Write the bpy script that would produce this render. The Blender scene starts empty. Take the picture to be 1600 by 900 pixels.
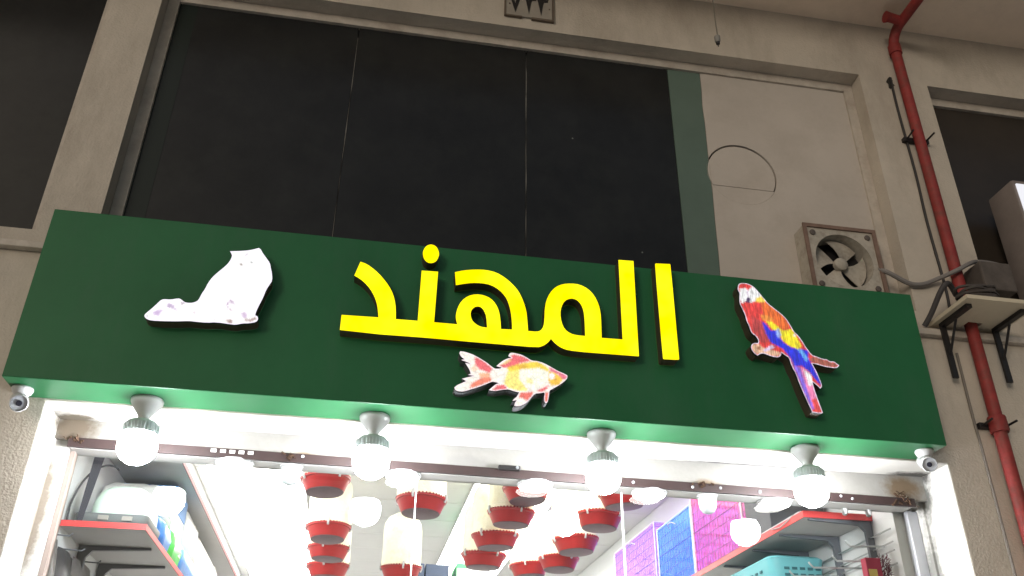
import bpy, bmesh, math, random
from mathutils import Vector, Matrix
from mathutils.geometry import delaunay_2d_cdt

# ------------------------------------------------------------------ camera, sky, sun, exposure
S = bpy.context.scene
C = S.collection
random.seed(7)
E = 1.55                                    # eye height of the photographer above the pavement

cam_data = bpy.data.cameras.new('camera')
cam_data.sensor_width = 36.0
cam_data.lens = 31.12
cam_data.clip_start = 0.05
cam_data.clip_end = 500
cam = bpy.data.objects.new('camera', cam_data)
C.objects.link(cam)
RX, UP, FW = Vector((0.984732, -0.173837, 0.009104)), Vector((-0.093203, -0.482347, 0.871008)), Vector((0.147022, 0.858558, 0.491185))
m = Matrix((RX, UP, -FW)).transposed().to_4x4()
m.translation = Vector((0, 0, E))
cam.matrix_world = m
S.camera = cam

SUN_EL, SUN_AZ = math.radians(6), math.radians(216)     # soft street light from behind the camera
world = bpy.data.worlds.new('World')
S.world = world
world.use_nodes = True
wn = world.node_tree.nodes
sky = wn.new('ShaderNodeTexSky')
sky.sky_type = 'NISHITA'
sky.sun_disc = False
sky.sun_elevation = math.radians(30)
sky.sun_rotation = SUN_AZ
sky.air_density = 1.5
sky.dust_density = 2.0
world.node_tree.links.new(sky.outputs[0], wn['Background'].inputs[0])
wn['Background'].inputs[1].default_value = 0.054
sun_data = bpy.data.lights.new('street_light', 'SUN')
sun_data.energy = 0.86
sun_data.color = (1.0, 0.90, 0.80)
sun_data.angle = math.radians(16)
sun = bpy.data.objects.new('street_light', sun_data)
C.objects.link(sun)
d = Vector((math.sin(SUN_AZ) * math.cos(SUN_EL), math.cos(SUN_AZ) * math.cos(SUN_EL), math.sin(SUN_EL)))
sun.rotation_euler = (-d).to_track_quat('-Z', 'Y').to_euler()
sun.location = d * 30
S.view_settings.view_transform = 'Standard'
S.view_settings.look = 'None'
S.view_settings.exposure = 0.0
S.view_settings.gamma = 1.0
S.cycles.use_denoising = True
S.cycles.max_bounces = 8
S.cycles.transparent_max_bounces = 12
S.cycles.sample_clamp_indirect = 6.0
S.cycles.caustics_reflective = False
S.cycles.caustics_refractive = False

# ------------------------------------------------------------------ traced outlines on the sign (x, z in metres)
WORD = [(-0.129,2.992),(-0.129,3.054),(0.005,3.057),(0.001,3.084),(-0.005,3.113),(-0.018,3.145),(-0.036,3.174),(-0.06,3.2),(-0.083,3.216),(-0.099,3.224),(-0.082,3.287),(-0.057,3.28),(-0.023,3.256),(0.006,3.228),(0.033,3.194),(0.052,3.159),(0.063,3.12),(0.067,3.085),(0.069,3.056),(0.15,3.057),(0.152,3.274),(0.215,3.276),(0.211,3.057),(0.298,3.057),(0.292,3.077),(0.291,3.098),(0.297,3.129),(0.31,3.158),(0.334,3.182),(0.364,3.193),(0.394,3.192),(0.422,3.181),(0.442,3.159),(0.455,3.13),(0.461,3.094),(0.464,3.053),(0.506,3.055),(0.506,3.08),(0.501,3.129),(0.491,3.168),(0.48,3.193),(0.454,3.222),(0.421,3.24),(0.387,3.244),(0.348,3.241),(0.316,3.233),(0.286,3.224),(0.28,3.281),(0.313,3.293),(0.358,3.302),(0.402,3.305),(0.442,3.298),(0.476,3.279),(0.504,3.255),(0.53,3.225),(0.549,3.183),(0.561,3.141),(0.564,3.11),(0.568,3.055),(0.602,3.055),(0.616,3.061),(0.625,3.074),(0.63,3.092),(0.632,3.123),(0.633,3.154),(0.639,3.192),(0.654,3.229),(0.677,3.258),(0.705,3.274),(0.74,3.281),(0.775,3.28),(0.809,3.264),(0.834,3.235),(0.849,3.198),(0.855,3.164),(0.856,3.127),(0.855,3.053),(0.938,3.054),(0.94,3.412),(1.003,3.414),(0.999,2.988),(0.788,2.986),(0.722,2.988),(0.697,2.995),(0.676,3.008),(0.656,3.03),(0.643,3.012),(0.626,2.998),(0.604,2.989),(0.482,2.989),(0.332,2.989),(0.177,2.99),(0.015,2.988)]
WORD_HOLES = [[(0.411,3.054),(0.387,3.055),(0.368,3.064),(0.352,3.08),(0.346,3.104),(0.349,3.122),(0.36,3.136),(0.373,3.141),(0.387,3.138),(0.398,3.124),(0.407,3.101)],[(0.79,3.055),(0.757,3.055),(0.732,3.06),(0.71,3.076),(0.698,3.105),(0.694,3.142),(0.699,3.173),(0.713,3.201),(0.738,3.214),(0.761,3.21),(0.778,3.191),(0.787,3.164),(0.79,3.127)]]
DOT = [(0.215,3.356),(0.214,3.345),(0.211,3.335),(0.207,3.325),(0.201,3.318),(0.193,3.313),(0.185,3.311),(0.177,3.311),(0.17,3.314),(0.163,3.32),(0.157,3.329),(0.154,3.338),(0.152,3.349),(0.152,3.36),(0.155,3.371),(0.159,3.38),(0.165,3.388),(0.173,3.393),(0.181,3.396),(0.189,3.395),(0.197,3.392),(0.204,3.386),(0.209,3.377),(0.213,3.367)]
ALEF = [(1.093,3.408),(1.097,3.413),(1.157,3.417),(1.16,3.413),(1.16,2.991),(1.156,2.987),(1.098,2.985),(1.094,2.989)]
CAT = [(-0.807,2.985),(-0.804,2.992),(-0.789,3.012),(-0.772,3.037),(-0.765,3.049),(-0.755,3.055),(-0.732,3.055),(-0.707,3.063),(-0.698,3.061),(-0.683,3.05),(-0.672,3.048),(-0.654,3.05),(-0.64,3.059),(-0.635,3.071),(-0.631,3.089),(-0.622,3.112),(-0.617,3.135),(-0.606,3.161),(-0.591,3.183),(-0.566,3.215),(-0.556,3.235),(-0.552,3.251),(-0.552,3.263),(-0.562,3.278),(-0.527,3.283),(-0.493,3.29),(-0.461,3.304),(-0.453,3.299),(-0.445,3.285),(-0.429,3.265),(-0.412,3.244),(-0.405,3.219),(-0.4,3.206),(-0.393,3.171),(-0.401,3.151),(-0.41,3.128),(-0.415,3.099),(-0.425,3.064),(-0.432,3.037),(-0.433,3.022),(-0.424,3.019),(-0.42,3.006),(-0.426,2.995),(-0.447,2.988),(-0.473,2.985),(-0.494,2.977),(-0.516,2.978),(-0.561,2.981),(-0.593,2.976),(-0.626,2.976),(-0.655,2.977),(-0.69,2.972),(-0.737,2.968),(-0.779,2.966),(-0.796,2.97),(-0.805,2.978)]
FISH = [(0.31,2.94),(0.314,2.947),(0.327,2.947),(0.348,2.942),(0.366,2.936),(0.387,2.925),(0.412,2.911),(0.427,2.899),(0.44,2.89),(0.449,2.888),(0.464,2.891),(0.469,2.895),(0.46,2.896),(0.449,2.899),(0.462,2.913),(0.477,2.926),(0.493,2.935),(0.506,2.938),(0.493,2.943),(0.498,2.956),(0.507,2.959),(0.525,2.957),(0.543,2.954),(0.561,2.945),(0.581,2.933),(0.604,2.933),(0.628,2.927),(0.652,2.915),(0.68,2.9),(0.704,2.891),(0.716,2.885),(0.717,2.876),(0.709,2.864),(0.694,2.85),(0.672,2.834),(0.654,2.823),(0.647,2.816),(0.646,2.8),(0.643,2.784),(0.64,2.771),(0.633,2.768),(0.628,2.773),(0.627,2.789),(0.63,2.805),(0.627,2.809),(0.612,2.805),(0.593,2.802),(0.582,2.788),(0.571,2.773),(0.556,2.758),(0.538,2.749),(0.523,2.747),(0.517,2.749),(0.519,2.76),(0.526,2.771),(0.517,2.768),(0.51,2.767),(0.517,2.777),(0.526,2.784),(0.532,2.797),(0.535,2.802),(0.517,2.804),(0.496,2.811),(0.479,2.808),(0.461,2.804),(0.449,2.8),(0.435,2.8),(0.423,2.802),(0.437,2.816),(0.449,2.828),(0.461,2.832),(0.446,2.835),(0.435,2.836),(0.425,2.831),(0.411,2.823),(0.39,2.813),(0.37,2.804),(0.35,2.796),(0.33,2.788),(0.313,2.788),(0.301,2.792),(0.297,2.801),(0.306,2.811),(0.32,2.819),(0.339,2.83),(0.333,2.833),(0.324,2.838),(0.337,2.843),(0.354,2.849),(0.367,2.853),(0.345,2.855),(0.355,2.861),(0.35,2.876),(0.341,2.89),(0.333,2.902),(0.353,2.9),(0.339,2.906),(0.318,2.912),(0.33,2.916),(0.318,2.925),(0.313,2.932)]
PARROT = [(1.44,3.339),(1.446,3.354),(1.458,3.361),(1.48,3.362),(1.498,3.357),(1.515,3.345),(1.531,3.323),(1.549,3.297),(1.565,3.274),(1.588,3.255),(1.614,3.234),(1.633,3.213),(1.647,3.183),(1.657,3.157),(1.673,3.141),(1.69,3.111),(1.696,3.094),(1.718,3.058),(1.733,3.055),(1.763,3.045),(1.779,3.046),(1.789,3.037),(1.809,3.039),(1.819,3.03),(1.828,3.024),(1.823,3.016),(1.811,3.009),(1.788,3.01),(1.769,3.011),(1.727,3.02),(1.712,3.021),(1.72,3.003),(1.73,2.972),(1.737,2.941),(1.738,2.924),(1.728,2.915),(1.719,2.926),(1.701,2.941),(1.703,2.911),(1.71,2.873),(1.718,2.835),(1.722,2.815),(1.714,2.81),(1.677,2.813),(1.676,2.821),(1.667,2.847),(1.655,2.888),(1.643,2.933),(1.635,2.972),(1.623,3.002),(1.617,3.038),(1.606,3.045),(1.589,3.057),(1.584,3.043),(1.57,3.034),(1.547,3.036),(1.513,3.047),(1.5,3.045),(1.485,3.035),(1.471,3.045),(1.462,3.064),(1.464,3.078),(1.477,3.09),(1.494,3.09),(1.499,3.102),(1.489,3.122),(1.477,3.129),(1.47,3.143),(1.466,3.165),(1.458,3.188),(1.456,3.215),(1.445,3.245),(1.439,3.267),(1.441,3.287),(1.445,3.312),(1.439,3.325)]
PARROT_INK = [([(1.481,3.213),(1.524,3.19),(1.55,3.098),(1.507,3.094),(1.48,3.148)],(0.55,0.06,0.06)),([(1.449,3.332),(1.474,3.339),(1.483,3.328),(1.505,3.35),(1.531,3.325),(1.549,3.295),(1.518,3.283),(1.487,3.272),(1.465,3.274),(1.448,3.264),(1.442,3.295)],(1,1,1)),([(1.478,3.299),(1.488,3.292),(1.489,3.28),(1.482,3.27),(1.466,3.271),(1.47,3.284)],(0.08,0.04,0.12)),([(1.478,3.327),(1.483,3.328),(1.482,3.3),(1.478,3.297)],(0.6,0.4,0.6)),([(1.516,3.297),(1.54,3.308),(1.559,3.284),(1.532,3.277),(1.507,3.28)],(1,0.75,0.1)),([(1.532,3.277),(1.561,3.278),(1.62,3.223),(1.642,3.179),(1.61,3.156),(1.571,3.187),(1.538,3.215)],(0.95,0.18,0.03)),([(1.521,3.221),(1.553,3.22),(1.58,3.204),(1.557,3.194),(1.528,3.195)],(0.9,0.3,0.05)),([(1.525,3.191),(1.54,3.18),(1.558,3.151),(1.581,3.157),(1.591,3.128),(1.602,3.106),(1.635,3.083),(1.681,3.08),(1.707,3.078),(1.7,3.045),(1.711,3.018),(1.734,2.949),(1.735,2.927),(1.715,2.951),(1.694,2.985),(1.666,3.006),(1.639,3.004),(1.621,3.042),(1.595,3.076),(1.55,3.098),(1.534,3.138)],(0.02,0.03,0.75)),([(1.542,3.192),(1.564,3.194),(1.59,3.174),(1.61,3.156),(1.648,3.168),(1.662,3.142),(1.68,3.095),(1.663,3.078),(1.629,3.09),(1.6,3.114),(1.595,3.155),(1.566,3.156)],(1,0.85,0.02)),([(1.581,3.157),(1.593,3.166),(1.6,3.136),(1.586,3.12),(1.579,3.134)],(0.35,0.5,0.95)),([(1.652,3.145),(1.661,3.146),(1.661,3.131),(1.654,3.134)],(1,1,1)),([(1.658,3.078),(1.678,3.08),(1.699,3.041),(1.689,3.024),(1.671,3.059)],(0.15,0.45,0.95)),([(1.621,3.038),(1.639,3.004),(1.658,3.001),(1.672,2.924),(1.69,2.826),(1.678,2.825),(1.654,2.907),(1.638,2.976)],(0.25,0.15,0.8)),([(1.658,3.001),(1.677,2.999),(1.696,2.977),(1.703,2.911),(1.72,2.824),(1.689,2.822),(1.671,2.916)],(0.95,0.25,0.5)),([(1.671,2.991),(1.7,2.973),(1.7,2.93),(1.683,2.921)],(1,1,1)),([(1.684,2.867),(1.708,2.873),(1.72,2.82),(1.689,2.822)],(0.85,0.08,0.08)),([(1.708,3.046),(1.732,3.052),(1.789,3.035),(1.822,3.026),(1.808,3.013),(1.769,3.015),(1.727,3.023),(1.709,3.03)],(0.42,0.12,0.08)),([(1.468,3.081),(1.496,3.087),(1.513,3.073),(1.581,3.059),(1.583,3.045),(1.559,3.039),(1.51,3.048),(1.482,3.042),(1.468,3.057)],(0.9,0.55,0.35)),([(1.491,3.079),(1.502,3.076),(1.5,3.059),(1.488,3.062)],(0.35,0.12,0.05)),([(1.511,3.06),(1.55,3.088),(1.564,3.077),(1.518,3.053)],(0.8,0.65,0.9))]
FISH_INK = [([(0.368,2.929),(0.394,2.919),(0.418,2.903),(0.436,2.887),(0.424,2.87),(0.389,2.88),(0.37,2.897)],(0.88,0.16,0.18)),([(0.361,2.824),(0.395,2.847),(0.428,2.854),(0.432,2.839),(0.39,2.817),(0.35,2.801)],(0.92,0.25,0.16)),([(0.383,2.866),(0.424,2.87),(0.428,2.851),(0.39,2.848)],(1,0.5,0.3)),([(0.367,2.9),(0.383,2.879),(0.368,2.868),(0.353,2.877)],(1,0.75,0.55)),([(0.51,2.952),(0.546,2.949),(0.581,2.932),(0.537,2.918),(0.507,2.9),(0.475,2.895),(0.46,2.902),(0.483,2.92)],(0.88,0.16,0.18)),([(0.465,2.906),(0.495,2.931),(0.507,2.929),(0.483,2.91)],(1,0.7,0.3)),([(0.489,2.896),(0.537,2.917),(0.598,2.932),(0.628,2.92),(0.649,2.902),(0.64,2.892),(0.613,2.906),(0.537,2.893),(0.496,2.879)],(1,0.72,0.08)),([(0.525,2.911),(0.546,2.914),(0.571,2.908),(0.537,2.893)],(0.85,0.5,0.06)),([(0.49,2.879),(0.537,2.893),(0.535,2.854),(0.568,2.812),(0.538,2.807),(0.496,2.816),(0.478,2.833)],(1,0.88,0.25)),([(0.543,2.893),(0.598,2.904),(0.637,2.898),(0.64,2.863),(0.621,2.833),(0.579,2.82),(0.547,2.849)],(1,1,0.85)),([(0.562,2.863),(0.586,2.858),(0.585,2.839),(0.562,2.84)],(1,0.9,0.45)),([(0.645,2.914),(0.68,2.9),(0.716,2.885),(0.716,2.874),(0.697,2.864),(0.682,2.886),(0.652,2.896)],(0.85,0.2,0.28)),([(0.645,2.895),(0.67,2.891),(0.7,2.868),(0.685,2.844),(0.654,2.839),(0.643,2.86)],(0.98,0.6,0.08)),([(0.648,2.886),(0.664,2.889),(0.669,2.872),(0.655,2.861),(0.646,2.87)],(1,0.95,0.95)),([(0.667,2.862),(0.673,2.872),(0.676,2.859),(0.671,2.849)],(0.75,0.4,0.05)),([(0.597,2.812),(0.636,2.834),(0.649,2.844),(0.639,2.825),(0.621,2.81)],(0.88,0.16,0.18)),([(0.433,2.803),(0.455,2.825),(0.478,2.827),(0.493,2.811),(0.461,2.805)],(0.88,0.16,0.18)),([(0.539,2.801),(0.588,2.808),(0.582,2.792),(0.565,2.771),(0.55,2.78),(0.532,2.781)],(0.92,0.2,0.16)),([(0.63,2.808),(0.645,2.812),(0.642,2.778),(0.634,2.769),(0.628,2.777)],(0.9,0.2,0.15))]
CAT_INK = [([(-0.784,2.989),(-0.77,3.01),(-0.749,3.012),(-0.758,2.987)],(0.59,0.45,0.68)),([(-0.744,3.027),(-0.733,3.041),(-0.717,3.034),(-0.697,3.006),(-0.712,3.018)],(0.54,0.43,0.61)),([(-0.802,2.987),(-0.792,2.982),(-0.796,2.976)],(0.36,0.29,0.43)),([(-0.521,3.232),(-0.509,3.229),(-0.506,3.222),(-0.515,3.223)],(0.18,0.13,0.09)),([(-0.482,3.24),(-0.475,3.241),(-0.475,3.234),(-0.48,3.233)],(0.11,0.14,0.11)),([(-0.507,3.268),(-0.5,3.276),(-0.498,3.274),(-0.504,3.259)],(0.5,0.43,0.54)),([(-0.532,3.27),(-0.524,3.264),(-0.525,3.259)],(0.5,0.47,0.54)),([(-0.487,3.203),(-0.48,3.202),(-0.483,3.196)],(0.61,0.43,0.47)),([(-0.54,3.057),(-0.528,3.078),(-0.509,3.064),(-0.512,3.055),(-0.527,3.067),(-0.534,3.053),(-0.529,3.032),(-0.535,3.04)],(0.52,0.4,0.54)),([(-0.527,3.043),(-0.517,3.042),(-0.517,3.031),(-0.524,3.032)],(0.54,0.43,0.5)),([(-0.535,2.995),(-0.512,2.997),(-0.502,2.983),(-0.521,2.983)],(0.4,0.27,0.25)),([(-0.469,3.01),(-0.45,3.003),(-0.433,3.016),(-0.426,3.008),(-0.445,2.994),(-0.466,2.997)],(0.36,0.24,0.22)),([(-0.483,3.024),(-0.469,3.034),(-0.459,3.013),(-0.473,3.007)],(0.61,0.47,0.65)),([(-0.572,2.992),(-0.561,2.992),(-0.562,2.987)],(0.36,0.32,0.36)),([(-0.649,3.007),(-0.64,3.025),(-0.639,3.008)],(0.61,0.54,0.58)),([(-0.697,3.045),(-0.684,3.053),(-0.679,3.047),(-0.688,3.037)],(0.43,0.36,0.43))]

# ------------------------------------------------------------------ materials
MATS = {}
def mat(name, col, rough=0.6, spec=0.4, metal=0.0, var=0.0, var_scale=6.0, dirt=None, dirt_amt=0.5, dirt_scale=3.0,
        streak=False, bump=0.0, bump_scale=60.0, emit=None, emit_str=0.0, alpha=None, trans=0.0):
    """Principled material: base colour, cloudy variation, dirt in patches or vertical streaks, fine bump."""
    if name in MATS: return MATS[name]
    M = bpy.data.materials.new(name); M.use_nodes = True
    nt = M.node_tree; N, L = nt.nodes, nt.links
    b = N['Principled BSDF']
    b.inputs['Base Color'].default_value = (*col, 1)
    b.inputs['Roughness'].default_value = rough
    b.inputs['Specular IOR Level'].default_value = spec
    b.inputs['Metallic'].default_value = metal
    if trans: b.inputs['Transmission Weight'].default_value = trans
    if emit: b.inputs['Emission Color'].default_value = (*emit, 1); b.inputs['Emission Strength'].default_value = emit_str
    if alpha is not None: b.inputs['Alpha'].default_value = alpha
    tc = N.new('ShaderNodeTexCoord'); geo = N.new('ShaderNodeNewGeometry')
    src = geo.outputs['Position']
    cur = None
    if var:
        n = N.new('ShaderNodeTexNoise'); n.inputs['Scale'].default_value = var_scale; n.inputs['Detail'].default_value = 11; n.inputs['Roughness'].default_value = 0.7
        L.new(src, n.inputs['Vector'])
        mr = N.new('ShaderNodeMapRange'); mr.inputs[1].default_value = 0.3; mr.inputs[2].default_value = 0.7
        mr.inputs[3].default_value = 1 - var; mr.inputs[4].default_value = 1 + var * 0.6
        L.new(n.outputs[0], mr.inputs[0])
        mx = N.new('ShaderNodeMix'); mx.data_type = 'RGBA'; mx.blend_type = 'MULTIPLY'; mx.inputs[0].default_value = 1
        mx.inputs[6].default_value = (*col, 1)
        L.new(mr.outputs[0], mx.inputs[7]); cur = mx.outputs[2]
    if dirt:
        n = N.new('ShaderNodeTexNoise'); n.inputs['Scale'].default_value = dirt_scale; n.inputs['Detail'].default_value = 11; n.inputs['Roughness'].default_value = 0.74
        if streak:
            mp = N.new('ShaderNodeMapping'); mp.inputs['Scale'].default_value = (1, 1, 0.3)
            L.new(src, mp.inputs[0]); L.new(mp.outputs[0], n.inputs['Vector'])
        else: L.new(src, n.inputs['Vector'])
        r = N.new('ShaderNodeValToRGB'); r.color_ramp.elements[0].position = 0.48; r.color_ramp.elements[1].position = 0.72
        L.new(n.outputs[0], r.inputs[0])
        mu = N.new('ShaderNodeMath'); mu.operation = 'MULTIPLY'; mu.inputs[1].default_value = dirt_amt
        L.new(r.outputs[0], mu.inputs[0])
        mx = N.new('ShaderNodeMix'); mx.data_type = 'RGBA'
        L.new(mu.outputs[0], mx.inputs[0])
        if cur: L.new(cur, mx.inputs[6])
        else: mx.inputs[6].default_value = (*col, 1)
        mx.inputs[7].default_value = (*dirt, 1); cur = mx.outputs[2]
    if cur: L.new(cur, b.inputs['Base Color'])
    if bump:
        n = N.new('ShaderNodeTexNoise'); n.inputs['Scale'].default_value = bump_scale; n.inputs['Detail'].default_value = 5
        L.new(src, n.inputs['Vector'])
        bp = N.new('ShaderNodeBump'); bp.inputs['Strength'].default_value = bump; bp.inputs['Distance'].default_value = 0.01
        L.new(n.outputs[0], bp.inputs['Height']); L.new(bp.outputs[0], b.inputs['Normal'])
    MATS[name] = M
    return M

def specks(M, scale, size, col):
    """small pale specks of dirt stuck on a surface"""
    N, L = M.node_tree.nodes, M.node_tree.links; b = N['Principled BSDF']
    g = N.new('ShaderNodeNewGeometry'); vo = N.new('ShaderNodeTexVoronoi'); vo.inputs['Scale'].default_value = scale
    L.new(g.outputs['Position'], vo.inputs['Vector'])
    th = N.new('ShaderNodeMath'); th.operation = 'LESS_THAN'; th.inputs[1].default_value = size
    L.new(vo.outputs['Distance'], th.inputs[0])
    mx = N.new('ShaderNodeMix'); mx.data_type = 'RGBA'; L.new(th.outputs[0], mx.inputs[0])
    if b.inputs['Base Color'].links: L.new(b.inputs['Base Color'].links[0].from_socket, mx.inputs[6])
    else: mx.inputs[6].default_value = b.inputs['Base Color'].default_value
    mx.inputs[7].default_value = (*col, 1); L.new(mx.outputs[2], b.inputs['Base Color'])
    return M

def letter_light(name, strength):
    """back-lit acrylic: uneven LED rows behind the sheet"""
    M = emissive(name, (1.0, 0.9, 0.0), strength)
    N, L = M.node_tree.nodes, M.node_tree.links; e = [n for n in N if n.type == 'EMISSION'][0]
    g = N.new('ShaderNodeNewGeometry'); n = N.new('ShaderNodeTexNoise'); n.inputs['Scale'].default_value = 9; n.inputs['Detail'].default_value = 2
    L.new(g.outputs['Position'], n.inputs['Vector'])
    r = N.new('ShaderNodeValToRGB'); r.color_ramp.elements[0].position = 0.35; r.color_ramp.elements[1].position = 0.72
    r.color_ramp.elements[0].color = (0.92, 0.72, 0.0, 1); r.color_ramp.elements[1].color = (1.0, 0.95, 0.012, 1)
    L.new(n.outputs[0], r.inputs[0]); L.new(r.outputs[0], e.inputs[0])
    return M

def emissive(name, col, strength):
    if name in MATS: return MATS[name]
    M = bpy.data.materials.new(name); M.use_nodes = True
    N, L = M.node_tree.nodes, M.node_tree.links
    N.remove(N['Principled BSDF'])
    e = N.new('ShaderNodeEmission'); e.inputs[0].default_value = (*col, 1); e.inputs[1].default_value = strength
    L.new(e.outputs[0], N['Material Output'].inputs[0])
    MATS[name] = M
    return M

def clear_glass(name, refl=0.08, tint=(0.97, 1.0, 0.985)):
    M = bpy.data.materials.new(name); M.use_nodes = True
    N, L = M.node_tree.nodes, M.node_tree.links
    N.remove(N['Principled BSDF'])
    t = N.new('ShaderNodeBsdfTransparent'); t.inputs[0].default_value = (*tint, 1)
    g = N.new('ShaderNodeBsdfGlossy'); g.inputs['Roughness'].default_value = 0.0
    lw = N.new('ShaderNodeFresnel'); lw.inputs[0].default_value = 1.5
    x = N.new('ShaderNodeMixShader')
    L.new(lw.outputs[0], x.inputs[0]); L.new(t.outputs[0], x.inputs[1]); L.new(g.outputs[0], x.inputs[2])
    L.new(x.outputs[0], N['Material Output'].inputs[0])
    MATS[name] = M
    return M

def stained(name, base, spots, rough=0.85, var=0.08, bump=0.2):
    """painted plaster with stains of their own: spots = (centre, stretch xyz, radius, colour, amount)"""
    M = mat(name, base, rough, 0.3, var=var, var_scale=6, bump=bump, bump_scale=70)
    N, L = M.node_tree.nodes, M.node_tree.links
    b = N['Principled BSDF']; cur = b.inputs['Base Color'].links[0].from_socket
    g = N.new('ShaderNodeNewGeometry')
    nz = N.new('ShaderNodeTexNoise'); nz.inputs['Scale'].default_value = 22; nz.inputs['Detail'].default_value = 8; nz.inputs['Roughness'].default_value = 0.7
    L.new(g.outputs['Position'], nz.inputs['Vector'])
    for c, st, r, col, amt in spots:
        s1 = N.new('ShaderNodeVectorMath'); s1.operation = 'SUBTRACT'; L.new(g.outputs['Position'], s1.inputs[0]); s1.inputs[1].default_value = c
        s2 = N.new('ShaderNodeVectorMath'); s2.operation = 'MULTIPLY'; L.new(s1.outputs[0], s2.inputs[0]); s2.inputs[1].default_value = st
        ln = N.new('ShaderNodeVectorMath'); ln.operation = 'LENGTH'; L.new(s2.outputs[0], ln.inputs[0])
        mr = N.new('ShaderNodeMapRange'); mr.inputs[1].default_value = 0; mr.inputs[2].default_value = r; mr.inputs[3].default_value = 0.75; mr.inputs[4].default_value = -0.55
        mr.clamp = False; L.new(ln.outputs['Value'], mr.inputs[0])
        ad = N.new('ShaderNodeMath'); ad.operation = 'ADD'; L.new(mr.outputs[0], ad.inputs[0]); L.new(nz.outputs[0], ad.inputs[1])
        rp = N.new('ShaderNodeMapRange'); rp.inputs[1].default_value = 0.35; rp.inputs[2].default_value = 0.85; rp.inputs[3].default_value = 0; rp.inputs[4].default_value = amt
        L.new(ad.outputs[0], rp.inputs[0])
        mx = N.new('ShaderNodeMix'); mx.data_type = 'RGBA'; L.new(rp.outputs[0], mx.inputs[0]); L.new(cur, mx.inputs[6]); mx.inputs[7].default_value = (*col, 1)
        cur = mx.outputs[2]
    L.new(cur, b.inputs['Base Color'])
    return M

def tinted_film(name, col, strength=0.5):
    """see-through coloured plastic"""
    M = bpy.data.materials.new(name); M.use_nodes = True
    N, L = M.node_tree.nodes, M.node_tree.links
    N.remove(N['Principled BSDF'])
    t = N.new('ShaderNodeBsdfTransparent'); t.inputs[0].default_value = (*[0.62 + 0.38 * c for c in col], 1)
    g = N.new('ShaderNodeBsdfDiffuse'); g.inputs[0].default_value = (*col, 1)
    tr = N.new('ShaderNodeBsdfTranslucent'); tr.inputs[0].default_value = (*col, 1)
    a = N.new('ShaderNodeAddShader'); L.new(g.outputs[0], a.inputs[0]); L.new(tr.outputs[0], a.inputs[1])
    x = N.new('ShaderNodeMixShader'); x.inputs[0].default_value = strength
    L.new(t.outputs[0], x.inputs[1]); L.new(a.outputs[0], x.inputs[2])
    L.new(x.outputs[0], N['Material Output'].inputs[0])
    MATS[name] = M
    return M

def print_mat(name, strength, grain=0.25, fine=None):
    """back-lit printed face: colour attribute 'ink' shines through"""
    M = bpy.data.materials.new(name); M.use_nodes = True
    N, L = M.node_tree.nodes, M.node_tree.links
    b = N['Principled BSDF']
    a = N.new('ShaderNodeAttribute'); a.attribute_name = 'ink'
    n = N.new('ShaderNodeTexNoise'); n.inputs['Scale'].default_value = 55; n.inputs['Detail'].default_value = 6
    g = N.new('ShaderNodeNewGeometry'); L.new(g.outputs['Position'], n.inputs['Vector'])
    mr = N.new('ShaderNodeMapRange'); mr.inputs[1].default_value = 0.3; mr.inputs[2].default_value = 0.7; mr.inputs[3].default_value = 1 - grain; mr.inputs[4].default_value = 1 + 0.35 * grain
    L.new(n.outputs[0], mr.inputs[0])
    x = N.new('ShaderNodeMix'); x.data_type = 'RGBA'; x.blend_type = 'MULTIPLY'; x.inputs[0].default_value = 1
    L.new(a.outputs['Color'], x.inputs[6]); L.new(mr.outputs[0], x.inputs[7])
    if fine == 'scales':                     # overlapping fish scales in the print
        vo = N.new('ShaderNodeTexVoronoi'); vo.feature = 'DISTANCE_TO_EDGE'; vo.inputs['Scale'].default_value = 85
        L.new(g.outputs['Position'], vo.inputs['Vector'])
        m2 = N.new('ShaderNodeMapRange'); m2.inputs[1].default_value = 0.0; m2.inputs[2].default_value = 0.25; m2.inputs[3].default_value = 0.88; m2.inputs[4].default_value = 1.05
        L.new(vo.outputs['Distance'], m2.inputs[0])
    elif fine == 'feathers':                 # barbs running down the back
        mp = N.new('ShaderNodeMapping'); mp.inputs['Rotation'].default_value = (0, math.radians(-32), 0); mp.inputs['Scale'].default_value = (1, 1, 0.16)
        L.new(g.outputs['Position'], mp.inputs[0])
        vo = N.new('ShaderNodeTexNoise'); vo.inputs['Scale'].default_value = 150; vo.inputs['Detail'].default_value = 4
        L.new(mp.outputs[0], vo.inputs['Vector'])
        m2 = N.new('ShaderNodeMapRange'); m2.inputs[1].default_value = 0.35; m2.inputs[2].default_value = 0.65; m2.inputs[3].default_value = 0.55; m2.inputs[4].default_value = 1.12
        L.new(vo.outputs[0], m2.inputs[0])
    if fine:
        x2 = N.new('ShaderNodeMix'); x2.data_type = 'RGBA'; x2.blend_type = 'MULTIPLY'; x2.inputs[0].default_value = 1
        L.new(x.outputs[2], x2.inputs[6]); L.new(m2.outputs[0], x2.inputs[7]); x = x2
    L.new(x.outputs[2], b.inputs['Emission Color']); b.inputs['Emission Strength'].default_value = strength
    b.inputs['Base Color'].default_value = (0.05, 0.05, 0.05, 1); b.inputs['Roughness'].default_value = 0.25
    MATS[name] = M
    return M

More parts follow.
